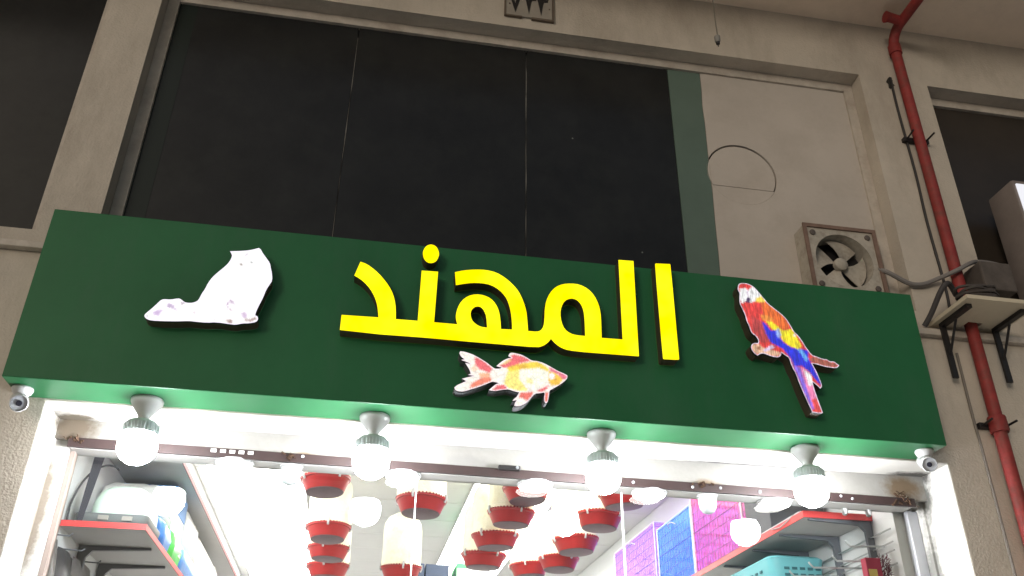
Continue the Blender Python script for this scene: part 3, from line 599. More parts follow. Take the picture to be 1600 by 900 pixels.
def lit_print(name, outer, base, ink, rim_col, rim_w, lab, step=0.0045, edge_mat=None, face=None):
    outer = smooth_poly(outer, 55, 1)
    xs = [p[0] for p in outer]; zs = [p[1] for p in outer]; pts = []; rr = random.Random(3)
    x = min(xs)
    while x < max(xs):
        z = min(zs)
        while z < max(zs):
            q = (x + rr.uniform(-.3, .3) * step, z + rr.uniform(-.3, .3) * step)
            if inside(q, outer): pts.append(q)
            z += step
        x += step
    v, f = fill(outer, (), pts)
    b = MB().add([(x, YF, z) for x, z in v], f)
    o = b.build(name, face or m_print, sg)
    segs = [(Vector(outer[i]), Vector(outer[(i + 1) % len(outer)])) for i in range(len(outer))]
    me = o.data
    att = me.color_attributes.new('ink', 'FLOAT_COLOR', 'POINT')
    L0 = Vector(LOC[o.name])
    for i, vt in enumerate(me.vertices):
        p = Vector((vt.co.x + L0.x, vt.co.z + L0.z))
        acc = Vector((0, 0, 0)); n = 0
        for dx, dz in ((0, 0), (.003, .001), (-.003, -.001), (.001, -.003), (-.001, .003)):
            c = base
            q = (p.x + dx + 0.002 * math.sin(p.y * 900), p.y + dz + 0.002 * math.sin(p.x * 800))
            for poly, col in ink:
                if inside(q, poly): c = col
            acc += Vector(c); n += 1
        acc /= n
        dmin = 9
        for a, c in segs:
            u = c - a; t = max(0, min(1, (p - a).dot(u) / max(u.length_squared, 1e-12))); dmin = min(dmin, (p - a - u * t).length)
            if dmin < 1e-6: break
        k = max(0, 1 - dmin / rim_w) if rim_w else 0
        k = min(1, k * 1.8)
        acc = acc * (1 - k) + Vector(rim_col) * k
        att.data[i].color = (*acc, 1)
    MB().ribbon_sides(outer, YF + 0.0005, YF + 0.012).build('face_rim', m_dark, o)
    MB().ribbon_sides([(x * 1.0, z) for x, z in outer], YF + 0.0125, YB).build('picture_return', edge_mat or m_return, o)
    tag(o, lab)
    return o
lit_print('cat_picture', CAT, (1.0, 0.985, 1.0), CAT_INK, (0.92, 0.85, 1.0), 0.004, 'glowing white picture of a sitting fluffy cat', face=m_catprint)
lit_print('fish_picture', FISH, (1.0, 0.95, 0.86), FISH_INK, (1.0, 0.85, 0.92), 0.0032, 'glowing red and yellow picture of a goldfish', 0.0035, m_acrylic, m_fishprint)
lit_print('parrot_picture', PARROT, (0.85, 0.055, 0.05), PARROT_INK, (0.85, 0.78, 0.92), 0.0045, 'glowing red, yellow and blue picture of a parrot on a branch', 0.0035)

# ------------------------------------------------------------------ lamps under the sign
def sign_lamp(x, y, lab):
    z = E + 1.189
    t = thing('sign_lamp', (x, y, z), lab, 'lamp', 'bare bulbs under the green sign')
    MB().lathe([(0.054, 0), (0.056, -0.004), (0.055, -0.014), (0.046, -0.028), (0.030, -0.050), (0.021, -0.064), (0.0205, -0.074)], (x, y, z), n=32).build('lamp_holder', m_plastic, t, True, 40)
    h = MB().lathe([(0.0195, -0.0742), (0.030, -0.078), (0.047, -0.085), (0.057, -0.097), (0.0585, -0.130)], (x, y, z), n=32).build('bulb_collar', m_greyplastic, t, True, 40)
    fb = MB()
    for k in range(32):
        a = 2 * math.pi * k / 32
        fb.tube([(x + 0.0580 * math.cos(a), y + 0.0580 * math.sin(a), z - 0.096), (x + 0.0592 * math.cos(a), y + 0.0592 * math.sin(a), z - 0.127)], 0.0016, 4)
    fb.build('cooling_fins', m_greyplastic, h)
    MB().lathe([(0.0575, -0.1302), (0.063, -0.146), (0.066, -0.162), (0.066, -0.178), (0.062, -0.198), (0.050, -0.217), (0.030, -0.231), (0.010, -0.237)], (x, y, z), n=32).build('bulb', m_bulb, t, True, 60)
    return t
for x, w in ((-0.776, 'first bare LED bulb from the left, under the white cat'), (0.027, 'second bare LED bulb from the left, left of the goldfish'),
             (0.891, 'third bare LED bulb from the left, right of the goldfish'), (1.729, 'rightmost bare LED bulb, under the parrot')):
    sign_lamp(x, 3.123 + 0.006 * (x + 0.776), w)

def bullet_camera(mx, my, aim, lab):
    z = E + 1.189
    t = thing('security_camera', (mx, my, z), lab, 'camera')
    MB().lathe([(0.034, 0), (0.036, -0.006), (0.030, -0.020), (0.018, -0.030)], (mx, my, z), n=24).build('mount', m_plastic, t, True)
    a = Vector(aim).normalized(); c = Vector((mx, my, z - 0.050))
    MB().tube([(mx, my, z - 0.026), (mx, my, z - 0.040), tuple(c)], 0.012, 10).build('arm', m_plastic, t, True)
    p0 = c - a * 0.050
    bd = MB().lathe([(0.020, 0), (0.029, 0.008), (0.030, 0.105), (0.027, 0.107), (0.0265, 0.100)], p0, a, 28).build('body', m_plastic, t, True)
    MB().lathe([(0.0260, 0.1005), (0.0260, 0.1020)], p0, a, 24).build('lens_plate', mat('camera_face', (0.30, 0.31, 0.33), 0.25, 0.5), t)
    MB().lathe([(0.010, 0.1022), (0.010, 0.1050), (0.006, 0.1055)], p0, a, 18).build('lens', mat('lens_glass', (0.02, 0.02, 0.03), 0.05, 0.6), t)
bullet_camera(-1.185, 3.095, (0.35, -0.85, -0.42), 'white bullet security camera at the left end of the sign')
bullet_camera(2.205, 3.070, (-0.35, -0.75, -0.40), 'white bullet security camera at the right end of the sign')

# ------------------------------------------------------------------ round downlights and empty sockets in the trim board
for x, y, w in ((-0.485, 3.425, 'leftmost'), (0.157, 3.425, 'second from the left'), (0.689, 3.425, 'middle'), (1.168, 3.43, 'second from the right'), (1.716, 3.435, 'rightmost')):
    z = E + 1.0662 + sl(x)
    t = thing('downlight', (x, y, z), 'lit flat round downlight in the trim over the glass, %s of five' % w, 'downlight', 'round downlights over the shop glass')
    MB().lathe([(0.072, 0), (0.074, -0.004), (0.070, -0.010), (0.066, -0.012)], (x, y, z), n=32).build('bezel', m_plastic, t, True)
    MB().lathe([(0.0655, -0.0122), (0.060, -0.019), (0.040, -0.024), (0.012, -0.026)], (x, y, z), n=32).build('diffuser', m_downlight, t, True)
for x, w in ((-0.272, 'left'), (1.415, 'right')):
    y, z = 3.425, E + 1.0662 + sl(x)
    t = thing('lamp_socket', (x, y, z), 'unlit grey rounded lamp socket in the trim, %s one of two' % w, 'socket', 'unlit sockets over the glass')
    MB().lathe([(0.038, 0), (0.038, -0.030), (0.034, -0.052), (0.024, -0.068), (0.008, -0.075)], (x, y, z), n=24).build('cap', m_greyplastic, t, True)
    MB().lathe([(0.044, 0.0002), (0.044, -0.006), (0.0385, -0.008)], (x, y, z), n=24).build('base_ring', m_plastic, t, True)

# ------------------------------------------------------------------ glazing
gl = thing('glass_shopfront', (0.62, 3.46, 0), 'tall clear glass shopfront panes under the brown rail', 'window')
for a, b in ((-1.066, 0.2125), (0.2195, 1.0535), (1.0605, 2.3205)):
    MB().add([(a, 3.46, 0.01), (b, 3.46, 0.01), (b, 3.46, E + 1.066 + sl(b)), (a, 3.46, E + 1.066 + sl(a))], [(0, 1, 2, 3)]).build('pane', m_glass, gl)
for x in (0.216, 1.057):
    MB().box(x - 0.0022, x + 0.0022, 3.452, 3.468, 0.01, E + 1.064 + sl(x)).build('pane_joint', mat('polished_glass_edge', (0.86, 0.90, 0.88), 0.2, 0.5), gl)

# ------------------------------------------------------------------ exhaust fan in the infill board
fx, fz, fh = 2.105, E + 2.135, 0.178
fan = thing('exhaust_fan', (fx, 3.23, fz - fh), 'dusty square exhaust fan with four pale blades set in the white board', 'fan')
m_fan = mat('dusty_fan_plastic', (0.42, 0.38, 0.32), 0.6, 0.3, var=0.25, var_scale=14, dirt=(0.16, 0.12, 0.09), dirt_amt=0.6, dirt_scale=18)
sq = [(fx - fh, fz - fh), (fx + fh, fz - fh), (fx + fh, fz + fh), (fx - fh, fz + fh)]
fr = MB().plate(sq, [circle(fx, fz, 0.142, 40)], 3.185, 3.278).build('fan_frame', m_fan, fan)
MB().plate([(x + (0.006 if x > fx else -0.006), z + (0.006 if z > fz else -0.006)) for x, z in sq], [[(fx - fh + 0.012, fz - fh + 0.012), (fx + fh - 0.012, fz - fh + 0.012), (fx + fh - 0.012, fz + fh - 0.012), (fx - fh + 0.012, fz + fh - 0.012)]], 3.176, 3.1845).build('frame_lip', mat('rusty_lip', (0.20, 0.13, 0.10), 0.7, 0.3, var=0.3, var_scale=20), fr)
for sx in (-1, 1):
    for sz in (-1, 1):
        MB().lathe([(0.014, 0), (0.014, 0.006), (0.006, 0.008)], (fx + sx * 0.138, 3.1845, fz + sz * 0.138), (0, -1, 0), 12).build('corner_screw', mat('screw_dark', (0.10, 0.08, 0.07), 0.6), fr)
MB().box(fx - 0.15, fx + 0.15, 3.2775, 3.2795, fz - 0.15, fz + 0.15).build('dark_opening', m_dark, fan)
MB().lathe([(0.034, 0), (0.032, 0.020), (0.022, 0.030), (0.008, 0.033)], (fx, 3.235, fz), (0, -1, 0), 24).build('hub', m_fan, fan, True)
for k in range(4):
    a0 = math.radians(52 + 90 * k); vs, fs = [], []
    NR, NA = 6, 6
    for i in range(NR):
        rr_ = 0.026 + (0.134 - 0.026) * i / (NR - 1)
        for j in range(NA):
            sp = math.radians(44 + 30 * (i / (NR - 1))) * (j / (NA - 1) - 0.35)
            a = a0 + sp + 0.25 * i / (NR - 1)
            vs.append((fx + rr_ * math.cos(a), 3.236 + 0.018 * (0.5 - j / (NA - 1)), fz + rr_ * math.sin(a)))
    for i in range(NR - 1):
        for j in range(NA - 1): fs.append((i * NA + j, i * NA + j + 1, (i + 1) * NA + j + 1, (i + 1) * NA + j))
    q = MB().add(vs, fs).add([(x, y + 0.003, z) for x, y, z in vs], [f[::-1] for f in fs])
    q.build('blade', m_fan, fan, True, 60)

# ------------------------------------------------------------------ red pipe, cables, bracket shelf and neighbouring light box on the right
px, py, pr = 2.632, 3.140, 0.027
pipe = thing('fire_pipe', (px, py, 0), 'red painted fire pipe running up the wall and along the ceiling', 'pipe')
pts = [(px, py, 0.0), (px, py, E + 1.0), (px, py, E + 2.2), (px, py, E + 3.52)]
for k in range(1, 7):
    a = math.radians(15 * k); pts.append((px, py - 0.09 * (1 - math.cos(a)), E + 3.52 + 0.09 * math.sin(a)))
pts += [(px, py - 0.6, E + 3.61), (px, 2.50, E + 3.61)]
MB().tube(pts, pr, 16).build('pipe_run', m_red, pipe, True, 60)
MB().lathe([(0.036, -0.035), (0.038, -0.030), (0.038, 0.030), (0.036, 0.035)], (px, py, E + 1.355), n=20).build('coupling', m_red, pipe, True)
MB().lathe([(0.033, -0.03), (0.033, 0.03)], (px, py, E + 3.50), n=20).build('coupling', m_red, pipe, True)
MB().tube([(px - 0.02, py - 0.11, E + 3.61), (px - 0.075, py - 0.115, E + 3.615), (px - 0.10, py - 0.115, E + 3.615)], [0.026, 0.026, 0.032], 14).build('tee_branch', m_red, pipe, True)
for z in (E + 1.358, E + 2.9):
    MB().box(px - 0.07, px + 0.07, py + 0.020, 3.1845, z - 0.012, z + 0.012, b=0.002).build('clamp', m_dark, pipe)
    for s_ in (-1, 1): MB().tube([(px + s_ * 0.052, py + 0.03, z), (px + s_ * 0.058, py - 0.045, z + 0.004)], 0.005, 6).build('clamp_bolt', m_dark, pipe)
tag(MB().spline([(2.590, 3.178, E + 3.33), (2.583, 3.176, E + 3.1), (2.588, 3.177, E + 2.7), (2.580, 3.177, E + 2.40), (2.585, 3.178, E + 2.0), (2.560, 3.178, E + 1.84)], 0.0065, 6).build('wall_wire', m_dark, None, True), 'thin dark wire running down the wall just left of the red pipe', 'wire')
tag(MB().spline([(2.555, 3.178, E + 1.70), (2.552, 3.178, E + 1.4), (2.556, 3.178, E + 1.0), (2.55, 3.178, 0.2)], 0.006, 6).build('wall_wire', mat('grey_wire', (0.16, 0.14, 0.12), 0.7), None, True), 'thin grey wire on the wall below the bracket shelf', 'wire')

t = thing('hanging_cable', (1.487, 2.9, E + 3.10), 'thin cable hanging from the arcade ceiling with a small grey socket', 'cable')
MB().tube([(1.487, 2.9, E + 3.150), (1.4865, 2.9, E + 3.25), (1.489, 2.9, E + 3.45), (1.486, 2.9, E + 3.713)], 0.0032, 6).build('cord', mat('dusty_cord', (0.16, 0.14, 0.11), 0.8), t)
MB().lathe([(0.008, 0.045), (0.014, 0.040), (0.014, 0.012), (0.010, 0.004)], (1.484, 2.9, E + 3.112), n=16).build('socket', mat('dusty_grey', (0.22, 0.21, 0.19), 0.7), t, True)
MB().lathe([(0.010, 0.0035), (0.009, -0.008), (0.003, -0.010), (0.003, -0.022)], (1.484, 2.9, E + 3.112), n=12).build('plug', m_dark, t, True)

sh = thing('bracket_shelf', (2.63, 3.05, E + 1.82), 'small beige board shelf on black brackets right of the sign', 'shelf')
m_beige = mat('beige_board', (0.55, 0.48, 0.36), 0.7, 0.3, var=0.08, var_scale=6)
hole = circle(px, py - 0.002, 0.037, 24)
v, f = fill([(2.455, 2.905), (2.800, 2.905), (2.800, 3.148), (2.455, 3.148)], [[(x, y) for x, y in circle(px, 3.112, 0.034, 20)]])
bb = MB()
# board with the pipe hole notched through: underside, top and rim
xo, xi = (2.455, 2.800), 0.036
bb.box(2.455, px - xi, 2.905, 3.1835, E + 1.824, E + 1.842)
bb.box(px + xi, 2.800, 2.905, 3.1835, E + 1.824, E + 1.842)
bb.box(px - xi + 0.0002, px + xi - 0.0002, 2.905, py - 0.034, E + 1.824, E + 1.842)
bb.build('board', m_beige, sh)
for x in (2.492, 2.752):
    br = MB().box(x - 0.013, x + 0.013, 2.95, 3.150, E + 1.806, E + 1.8236).build('bracket', m_dark, sh)
    MB().box(x - 0.013, x + 0.013, 3.138, 3.1495, E + 1.56, E + 1.8056).build('bracket_leg', m_dark, br)
    MB().tube([(x, 3.146, E + 1.66), (x, 3.05, E + 1.80)], 0.006, 6).build('bracket_brace', m_dark, br)
rnd = random.Random(5)
coil = MB()
pp = []
for k in range(90):
    a = k * 0.42; pp.append((2.62 + 0.085 * math.cos(a) + rnd.uniform(-.012, .012), 3.04 + 0.055 * math.sin(a) + rnd.uniform(-.01, .01), E + 1.853 + 0.0011 * k + rnd.uniform(0, .008)))
coil.spline(pp, 0.007, 6, 2)
tag(coil.build('cable_coil', mat('dusty_black_cable', (0.07, 0.06, 0.055), 0.8), None, True), 'tangled dark cable coil lying on the small board shelf', 'cable')
tag(MB().spline([(2.418, 3.165, E + 1.815), (2.435, 3.120, E + 1.86), (2.45, 3.05, E + 1.93), (2.475, 3.03, E + 1.965), (2.51, 3.05, E + 1.97), (2.55, 3.08, E + 1.94)], 0.012, 8).build('hose', mat('dusty_black_hose', (0.05, 0.045, 0.045), 0.7), None, True), 'short black hose arching beside the board shelf', 'hose')
tag(MB().spline([(2.270, 3.20, E + 2.115), (2.300, 3.165, E + 2.080), (2.391, 3.165, E + 2.034), (2.46, 3.165, E + 2.035), (2.528, 3.155, E + 2.062), (2.60, 3.098, E + 2.085), (2.684, 3.10, E + 2.135), (2.76, 3.14, E + 2.175), (2.842, 3.16, E + 2.190), (2.93, 3.165, E + 2.18)], 0.011, 8).build('fan_cable', mat('grey_cable', (0.19, 0.175, 0.165), 0.7), None, True), 'grey cable sagging from the exhaust fan across the red pipe', 'cable')
jb = MB().box(2.70, 2.86, 3.06, 3.1835, E + 1.98, E + 2.13, b=0.008).build('junction_box', mat('dusty_brown_box', (0.10, 0.085, 0.075), 0.8, 0.2, var=0.3, var_scale=12))
tag(jb, 'dusty dark junction box above the small board shelf', 'box')
lb = thing('neighbour_lightbox', (3.5, 3.08, E + 1.93), 'end of the neighbouring shop light box with glowing white face', 'sign')
m_lbside = mat('beige_lightbox_side', (0.19, 0.16, 0.145), 0.6, 0.3, var=0.2, var_scale=7)
MB().box(2.958, 5.2, 3.004, 3.1835, E + 1.93, E + 2.585, b=0.012).build('case', m_lbside, lb, True)
MB().box(2.972, 5.19, 2.996, 3.003, E + 1.945, E + 2.556).build('face', m_lightbox, lb)

# ------------------------------------------------------------------ shop interior (setting)
XL, XR, YB_, ZC = -1.14, 2.28, 10.4, E + 1.90
tag(MB().box(XL - 0.12, XL, 3.486, YB_, -0.004, ZC + 0.1).build('shop_wall_left', m_whiteint), kind='structure')
tag(MB().box(XR, XR + 0.10, 3.48, YB_, -0.004, ZC + 0.1).build('shop_wall_right', m_whiteint), kind='structure')
tag(MB().box(XL - 0.12, XR + 0.12, YB_ + 0.001, YB_ + 0.1, -0.004, ZC + 0.1).build('shop_wall_back', m_whiteint), kind='structure')
ceil = MB().box(XL, XR, 3.472, YB_, ZC + 0.022, ZC + 0.06).build('shop_ceiling', mat('ceiling_gap', (0.30, 0.29, 0.27), 0.9))
tag(ceil, kind='structure')
y = 3.49; first = None
while y < YB_ - 0.1:
    w = 0.54
    o = MB().box(XL + 0.004, XR - 0.004, y, min(y + w - 0.009, YB_ - 0.005), ZC, ZC + 0.020, b=0.002).build('ceiling_panel', m_ceilpanel, ceil)
    y += w
for i in range(9):
    for x in (-0.72, 1.12):
        y = 4.0 + 0.68 * i
        t = thing('ceiling_light', (x, y, ZC), 'square white LED light panel on the shop ceiling', 'light', 'LED panels on the shop ceiling')
        MB().box(x - 0.33, x + 0.33, y - 0.33, y + 0.33, ZC - 0.018, ZC - 0.001, b=0.003).build('light_frame', m_plastic, t)
        MB().box(x - 0.32, x + 0.32, y - 0.32, y + 0.32, ZC - 0.021, ZC - 0.0185).build('diffuser', m_panellight, t)

# ------------------------------------------------------------------ wall shelves
def wall_shelf(xa, xw, y0, y1, z, th, lab, trim_m, arms, arm_len, soft=True):
    """board from the wall xw out to xa; coloured strip on the front and near edges; arms below"""
    s_ = 1 if xa > xw else -1
    t = thing('wall_shelf', ((xa + xw) / 2, (y0 + y1) / 2, z), lab, 'shelf')
    xe = xa - s_ * 0.004
    MB().box(min(xe, xw + s_ * 0.001), max(xe, xw + s_ * 0.001), y0, y1, z, z + th).build('board', m_shelf, t)
    MB().box(min(xa, xe), max(xa, xe), y0 - 0.004, y1, z - 0.003, z + th + 0.004).build('edge_strip', trim_m, t)
    MB().box(min(xe, xw), max(xe, xw), y0 - 0.005, y0 - 0.0005, z - 0.003, z + th + 0.004).build('edge_strip', trim_m, t)
    for ya in arms:
        a = MB(); x1 = xw + s_ * arm_len
        prof = [(xw + s_ * 0.003, z - 0.002), (x1, z - 0.002), (x1, z - 0.010), (xw + s_ * 0.06, z - 0.022), (xw + s_ * 0.036, z - 0.05), (xw + s_ * 0.028, z - 0.6), (xw + s_ * 0.003, z - 0.6)]
        MB().plate(prof, [], ya - 0.009, ya + 0.009, back=True).build('arm', m_bracket, t)
    return t
wall_shelf(-0.815, XL, 3.69, 9.5, E + 0.868, 0.016, 'lower left wall shelf with bright red edge and grey underside', m_redtrim, (4.02, 4.38, 4.8), 0.29)
wall_shelf(-0.815, XL, 3.66, 9.5, E + 1.285, 0.018, 'upper left wall shelf with maroon edge under the ceiling', m_browntrim, (), 0.29)
wall_shelf(1.948, XR, 3.645, 9.5, E + 1.060, 0.022, 'right wall shelf with red edge and grey brackets holding coloured cages', m_redtrim, (3.66, 3.955, 4.27, 4.65), 0.30)

# ------------------------------------------------------------------ hanging bird cages
def make_cage():
    t = thing('bird_cage', (0, 0, 0), 'cage', 'bird cage', 'wrapped bird cages hanging from the shop ceiling')
    tr = MB().lathe([(0.100, 0.004), (0.105, 0.0), (0.110, 0.010), (0.132, 0.060), (0.139, 0.063), (0.141, 0.072), (0.132, 0.073)], n=36).build('tray', m_bowl, t, True, 30)
    MB().lathe([(0.103, 0.0035), (0.103, -0.003), (0.098, -0.0045)], n=36).build('tray_shade', m_bowlshade, tr, True, 30)  # dark mauve disc paints the shade on the underside of the red tray
    for k in range(4):
        a = math.radians(35 + 90 * k); c, s = math.cos(a), math.sin(a)
        MB().tube([(0.135 * c, 0.135 * s, 0.052), (0.143 * c, 0.143 * s, 0.066), (0.142 * c, 0.142 * s, 0.094)], 0.007, 6).build('clip', m_plastic, tr)
    tb_ = MB()
    for k in range(44):
        a = 2 * math.pi * k / 44; c, s = math.cos(a), math.sin(a)
        tb_.tube([(0.138 * c, 0.138 * s, 0.071), (0.138 * c, 0.138 * s, 0.079)], 0.005, 4)
    tb_.build('tray_teeth', m_bowl, tr)
    prof = [(0.134, 0.078), (0.136, 0.10), (0.133, 0.20), (0.134, 0.30), (0.124, 0.345), (0.098, 0.385), (0.055, 0.408), (0.016, 0.415)]
    rr = random.Random(11); b = MB(); n = 40; vs, fs = [], []
    for i, (r, h) in enumerate(prof):
        for k in range(n):
            a = 2 * math.pi * k / n
            q = r * (1 + 0.018 * math.sin(7 * a + i) + rr.uniform(-.012, .012)); vs.append((q * math.cos(a), q * math.sin(a), h))
    for i in range(len(prof) - 1):
        for k in range(n): fs.append((i * n + k, i * n + (k + 1) % n, (i + 1) * n + (k + 1) % n, (i + 1) * n + k))
    b.add(vs, fs).build('wrap', m_cloth, t, True, 60)
    MB().tube([(0, 0, 0.410), (0, 0, 0.44), (0.014, 0, 0.455), (0.012, 0, 0.475), (0, 0, 0.48), (0, 0, 0.70)], 0.003, 6).build('hook', m_alu, t)
    return t
proto = make_cage()
rows = {
    'far left row': [(-0.19, 4.80, 1.42), (-0.17, 5.48, 1.33), (-0.17, 5.88, 1.30), (-0.17, 6.31, 1.27)],
    'second row from the left': [(0.32, 4.64, 1.29), (0.31, 6.03, 1.22)],
    'third row from the left': [(0.91, 4.74, 1.42), (0.86, 4.98, 1.345), (0.83, 5.35, 1.30), (0.81, 5.72, 1.26)],
    'right row': [(1.44, 4.67, 1.40), (1.39, 5.02, 1.365), (1.38, 5.55, 1.345), (1.35, 5.92, 1.31), (1.22, 6.27, 1.33)],
}
order = ['nearest the glass', 'second from the glass', 'third from the glass', 'fourth from the glass', 'farthest from the glass']
used = False
for r_, spots in rows.items():
    for i, (x, y, z) in enumerate(spots):
        loc = (x, y, E + z - 0.045)
        c = copy_tree(proto, loc, rotz=random.uniform(0, 6.28)) if used else proto
        c.location = loc; used = True
        s_ = random.uniform(0.95, 1.05); c.scale = (s_, s_, random.uniform(0.94, 1.06)); c.rotation_euler.x = random.uniform(-0.05, 0.05); c.rotation_euler.y = random.uniform(-0.05, 0.05)
        for ch in c.children:
            if ch.name.startswith('hook'): ch.scale.z = 1.0
        c['label'] = 'wrapped bird cage with red tray, %s, %s' % (order[i] if len(spots) > 2 else ('nearer one' if i == 0 else 'farther one'), r_)
rod = mat('ceiling_rod', (0.5, 0.5, 0.5), 0.4, metal=0.7)
for (x, w) in ((-0.18, 'leftmost'), (0.315, 'second from the left'), (0.86, 'third from the left'), (1.39, 'rightmost')):
    t = thing('hanging_rod', (x, 6, ZC - 0.06), 'thin steel rod carrying bird cages under the shop ceiling, %s' % w, 'rod', 'steel rods under the shop ceiling')
    MB().tube([(x, 4.2, ZC - 0.035), (x, 8.5, ZC - 0.035)], 0.006, 8).build('bar', rod, t)
    for y in (4.25, 6.4, 8.4): MB().tube([(x, y, ZC - 0.035), (x, y, ZC)], 0.004, 6).build('hanger', rod, t)

# ------------------------------------------------------------------ coloured wire cages on the right shelf
def wire_cage(x0, x1, y0, y1, z0, z1, col, lab, fs=0.27):
    t = thing('wire_cage', ((x0 + x1) / 2, (y0 + y1) / 2, z0), lab, 'cage', 'coloured wire cages on the right shelf')
    mt = tinted_film('film_%.2f_%.2f_%.2f' % col, col, fs)
    for nm, q in (('side_panel', [(x0, y0, z0), (x0, y1, z0), (x0, y1, z1), (x0, y0, z1)]), ('end_panel', [(x0, y0, z0), (x1, y0, z0), (x1, y0, z1), (x0, y0, z1)]),
                  ('end_panel', [(x0, y1, z0), (x1, y1, z0), (x1, y1, z1), (x0, y1, z1)]), ('roof_panel', [(x0, y0, z1), (x1, y0, z1), (x1, y1, z1), (x0, y1, z1)])):
        MB().add(q, [(0, 1, 2, 3)]).build(nm, mt, t)
    wm = mat('wire_%.2f_%.2f_%.2f' % col, tuple(0.25 * c + 0.04 for c in col), 0.4, 0.5)
    b = MB(); g = 0.004; r = 0.0016
    k = 0
    z = z0 + 0.01
    while z < z1 + 0.001:
        rr = r * (1.6 if k % 4 == 0 else 1)
        b.tube([(x0 - g, y0, z), (x0 - g, y1, z)], rr, 4); b.tube([(x0, y0 - g, z), (x1, y0 - g, z)], rr, 4); b.tube([(x0, y1 - g, z), (x1, y1 - g, z)], rr, 4)
        z += 0.055; k += 1
    y = y0
    while y < y1 + 0.001:
        b.tube([(x0 - g, y, z0), (x0 - g, y, z1)], r, 4); y += 0.04
    x = x0
    while x < x1:
        b.tube([(x, y0 - g, z0), (x, y0 - g, z1)], r, 4); x += 0.04
    b.build('wire_mesh', wm, t)
    f = MB()
    for a, c in (((x0, y0, z0), (x0, y1, z0)), ((x0, y0, z1), (x0, y1, z1)), ((x0, y0, z0), (x0, y0, z1)), ((x0, y1, z0), (x0, y1, z1)), ((x0, y0, z1), (x1, y0, z1)), ((x0, y1, z1), (x1, y1, z1))):
        f.tube([(a[0] - 0.004, a[1], a[2]), (c[0] - 0.004, c[1], c[2])], 0.005, 6)
    f.build('cage_frame', mat('edge_%.2f_%.2f_%.2f' % col, tuple(0.5 + 0.5 * c for c in col), 0.4), t)
    MB().box(x0 + 0.004, x1 - 0.004, y0 + 0.004, y1 - 0.004, z0 + 0.001, z0 + 0.006).build('floor_tray', mat('tray_%.2f_%.2f_%.2f' % col, col, 0.5), t)
    MB().tube([(x0 - 0.010, (y0 + y1) / 2 - 0.06, z1 - 0.05), (x0 - 0.03, (y0 + y1) / 2 - 0.03, z1 - 0.035), (x0 - 0.03, (y0 + y1) / 2 + 0.03, z1 - 0.035), (x0 - 0.010, (y0 + y1) / 2 + 0.06, z1 - 0.05)], 0.004, 6).build('handle', m_plastic, t)
ZS = E + 1.0825
wire_cage(1.962, 2.262, 4.30, 5.00, ZS, E + 1.52, (0.95, 0.25, 0.55), 'pink see-through wire cage, nearest cage on the right shelf')
wire_cage(1.962, 2.262, 5.02, 5.64, ZS, E + 1.49, (0.12, 0.45, 0.95), 'blue see-through wire cage between the pink and purple ones')
wire_cage(1.962, 2.262, 5.70, 6.66, ZS, E + 1.56, (0.55, 0.25, 0.90), 'purple see-through wire cage, farthest on the right shelf')
m_char = mat('charcoal_board', (0.10, 0.10, 0.11), 0.6, 0.3, var=0.1)
bx = thing('charcoal_carton', (2.11, 4.0, ZS), 'charcoal carton on the right shelf in front of the pink cage', 'box')
MB().box(1.965, 2.255, 4.00, 4.275, ZS, E + 1.36, b=0.004).build('carton_body', m_char, bx)
MB().box(1.960, 2.260, 3.996, 4.28, E + 1.3602, E + 1.375, b=0.003).build('carton_lid', m_char, bx)
tb = MB()
tb.tube([(1.968, 3.70, ZS + 0.012), (1.972, 4.9, ZS + 0.012)], 0.008, 8)
tag(tb.build('metal_tube', m_alu, None, True), 'long thin metal tube lying along the red shelf edge', 'tube')
tag(MB().tube([(1.955, 3.74, ZS + 0.01), (1.945, 3.78, ZS - 0.004), (1.940, 3.86, ZS - 0.018), (1.945, 3.95, ZS - 0.005), (1.96, 4.0, ZS + 0.008)], 0.0028, 6).build('thin_cable', mat('grey_thin_cable', (0.3, 0.3, 0.3), 0.6), None, True), 'thin grey cable looping off the right shelf edge', 'cable')
for x, w in ((2.05, 'left'), (2.16, 'right')):
    tag(MB().lathe([(0.012, 0), (0.014, 0.01), (0.010, 0.03), (0.004, 0.034)], (x, 3.47, E + 1.058), (0, 0, -1), 12).build('door_catch', m_plastic, None, True), 'small white catch under the trim near the right shelf, %s one' % w, 'catch', 'small catches under the trim')

# teal basket, hooks and packet under the right shelf
bs = thing('plastic_basket', (2.1, 4.35, E + 0.78), 'teal perforated plastic basket under the right shelf', 'basket')
m_teal = mat('teal_plastic', (0.14, 0.42, 0.46), 0.4, 0.5)
def rrect(x0, x1, y0, y1, r, n=6):
    out = []
    for cx_, cy_, a0 in ((x1 - r, y0 + r, -90), (x1 - r, y1 - r, 0), (x0 + r, y1 - r, 90), (x0 + r, y0 + r, 180)):
        for k in range(n + 1):
            a = math.radians(a0 + 90 * k / n); out.append((cx_ + r * math.cos(a), cy_ + r * math.sin(a)))
    return out
b = MB(); n = None
rings = []
for z, g in ((E + 0.78, 0.03), (E + 0.80, 0.018), (E + 0.95, 0.004), (E + 0.975, 0.0), (E + 0.985, 0.01)):
    rings.append([(x, y, z) for x, y in rrect(1.96 + g, 2.25 - g, 4.05 + g, 4.72 - g, 0.05)])
n = len(rings[0])
for i, rg in enumerate(rings): b.v += rg
for i in range(len(rings) - 1):
    for k in range(n): b.f.append((i * n + k, i * n + (k + 1) % n, (i + 1) * n + (k + 1) % n, (i + 1) * n + k))
b.f.append(tuple(range(n)))
b.build('basket_wall', m_teal, bs, True, 50)
hb = MB()  # dark bars stand in for the shade inside the perforations
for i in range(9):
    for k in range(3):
        hb.box(1.9615, 1.9665, 4.16 + i * 0.055, 4.185 + i * 0.055, E + 0.86 + k * 0.03, E + 0.872 + k * 0.03)
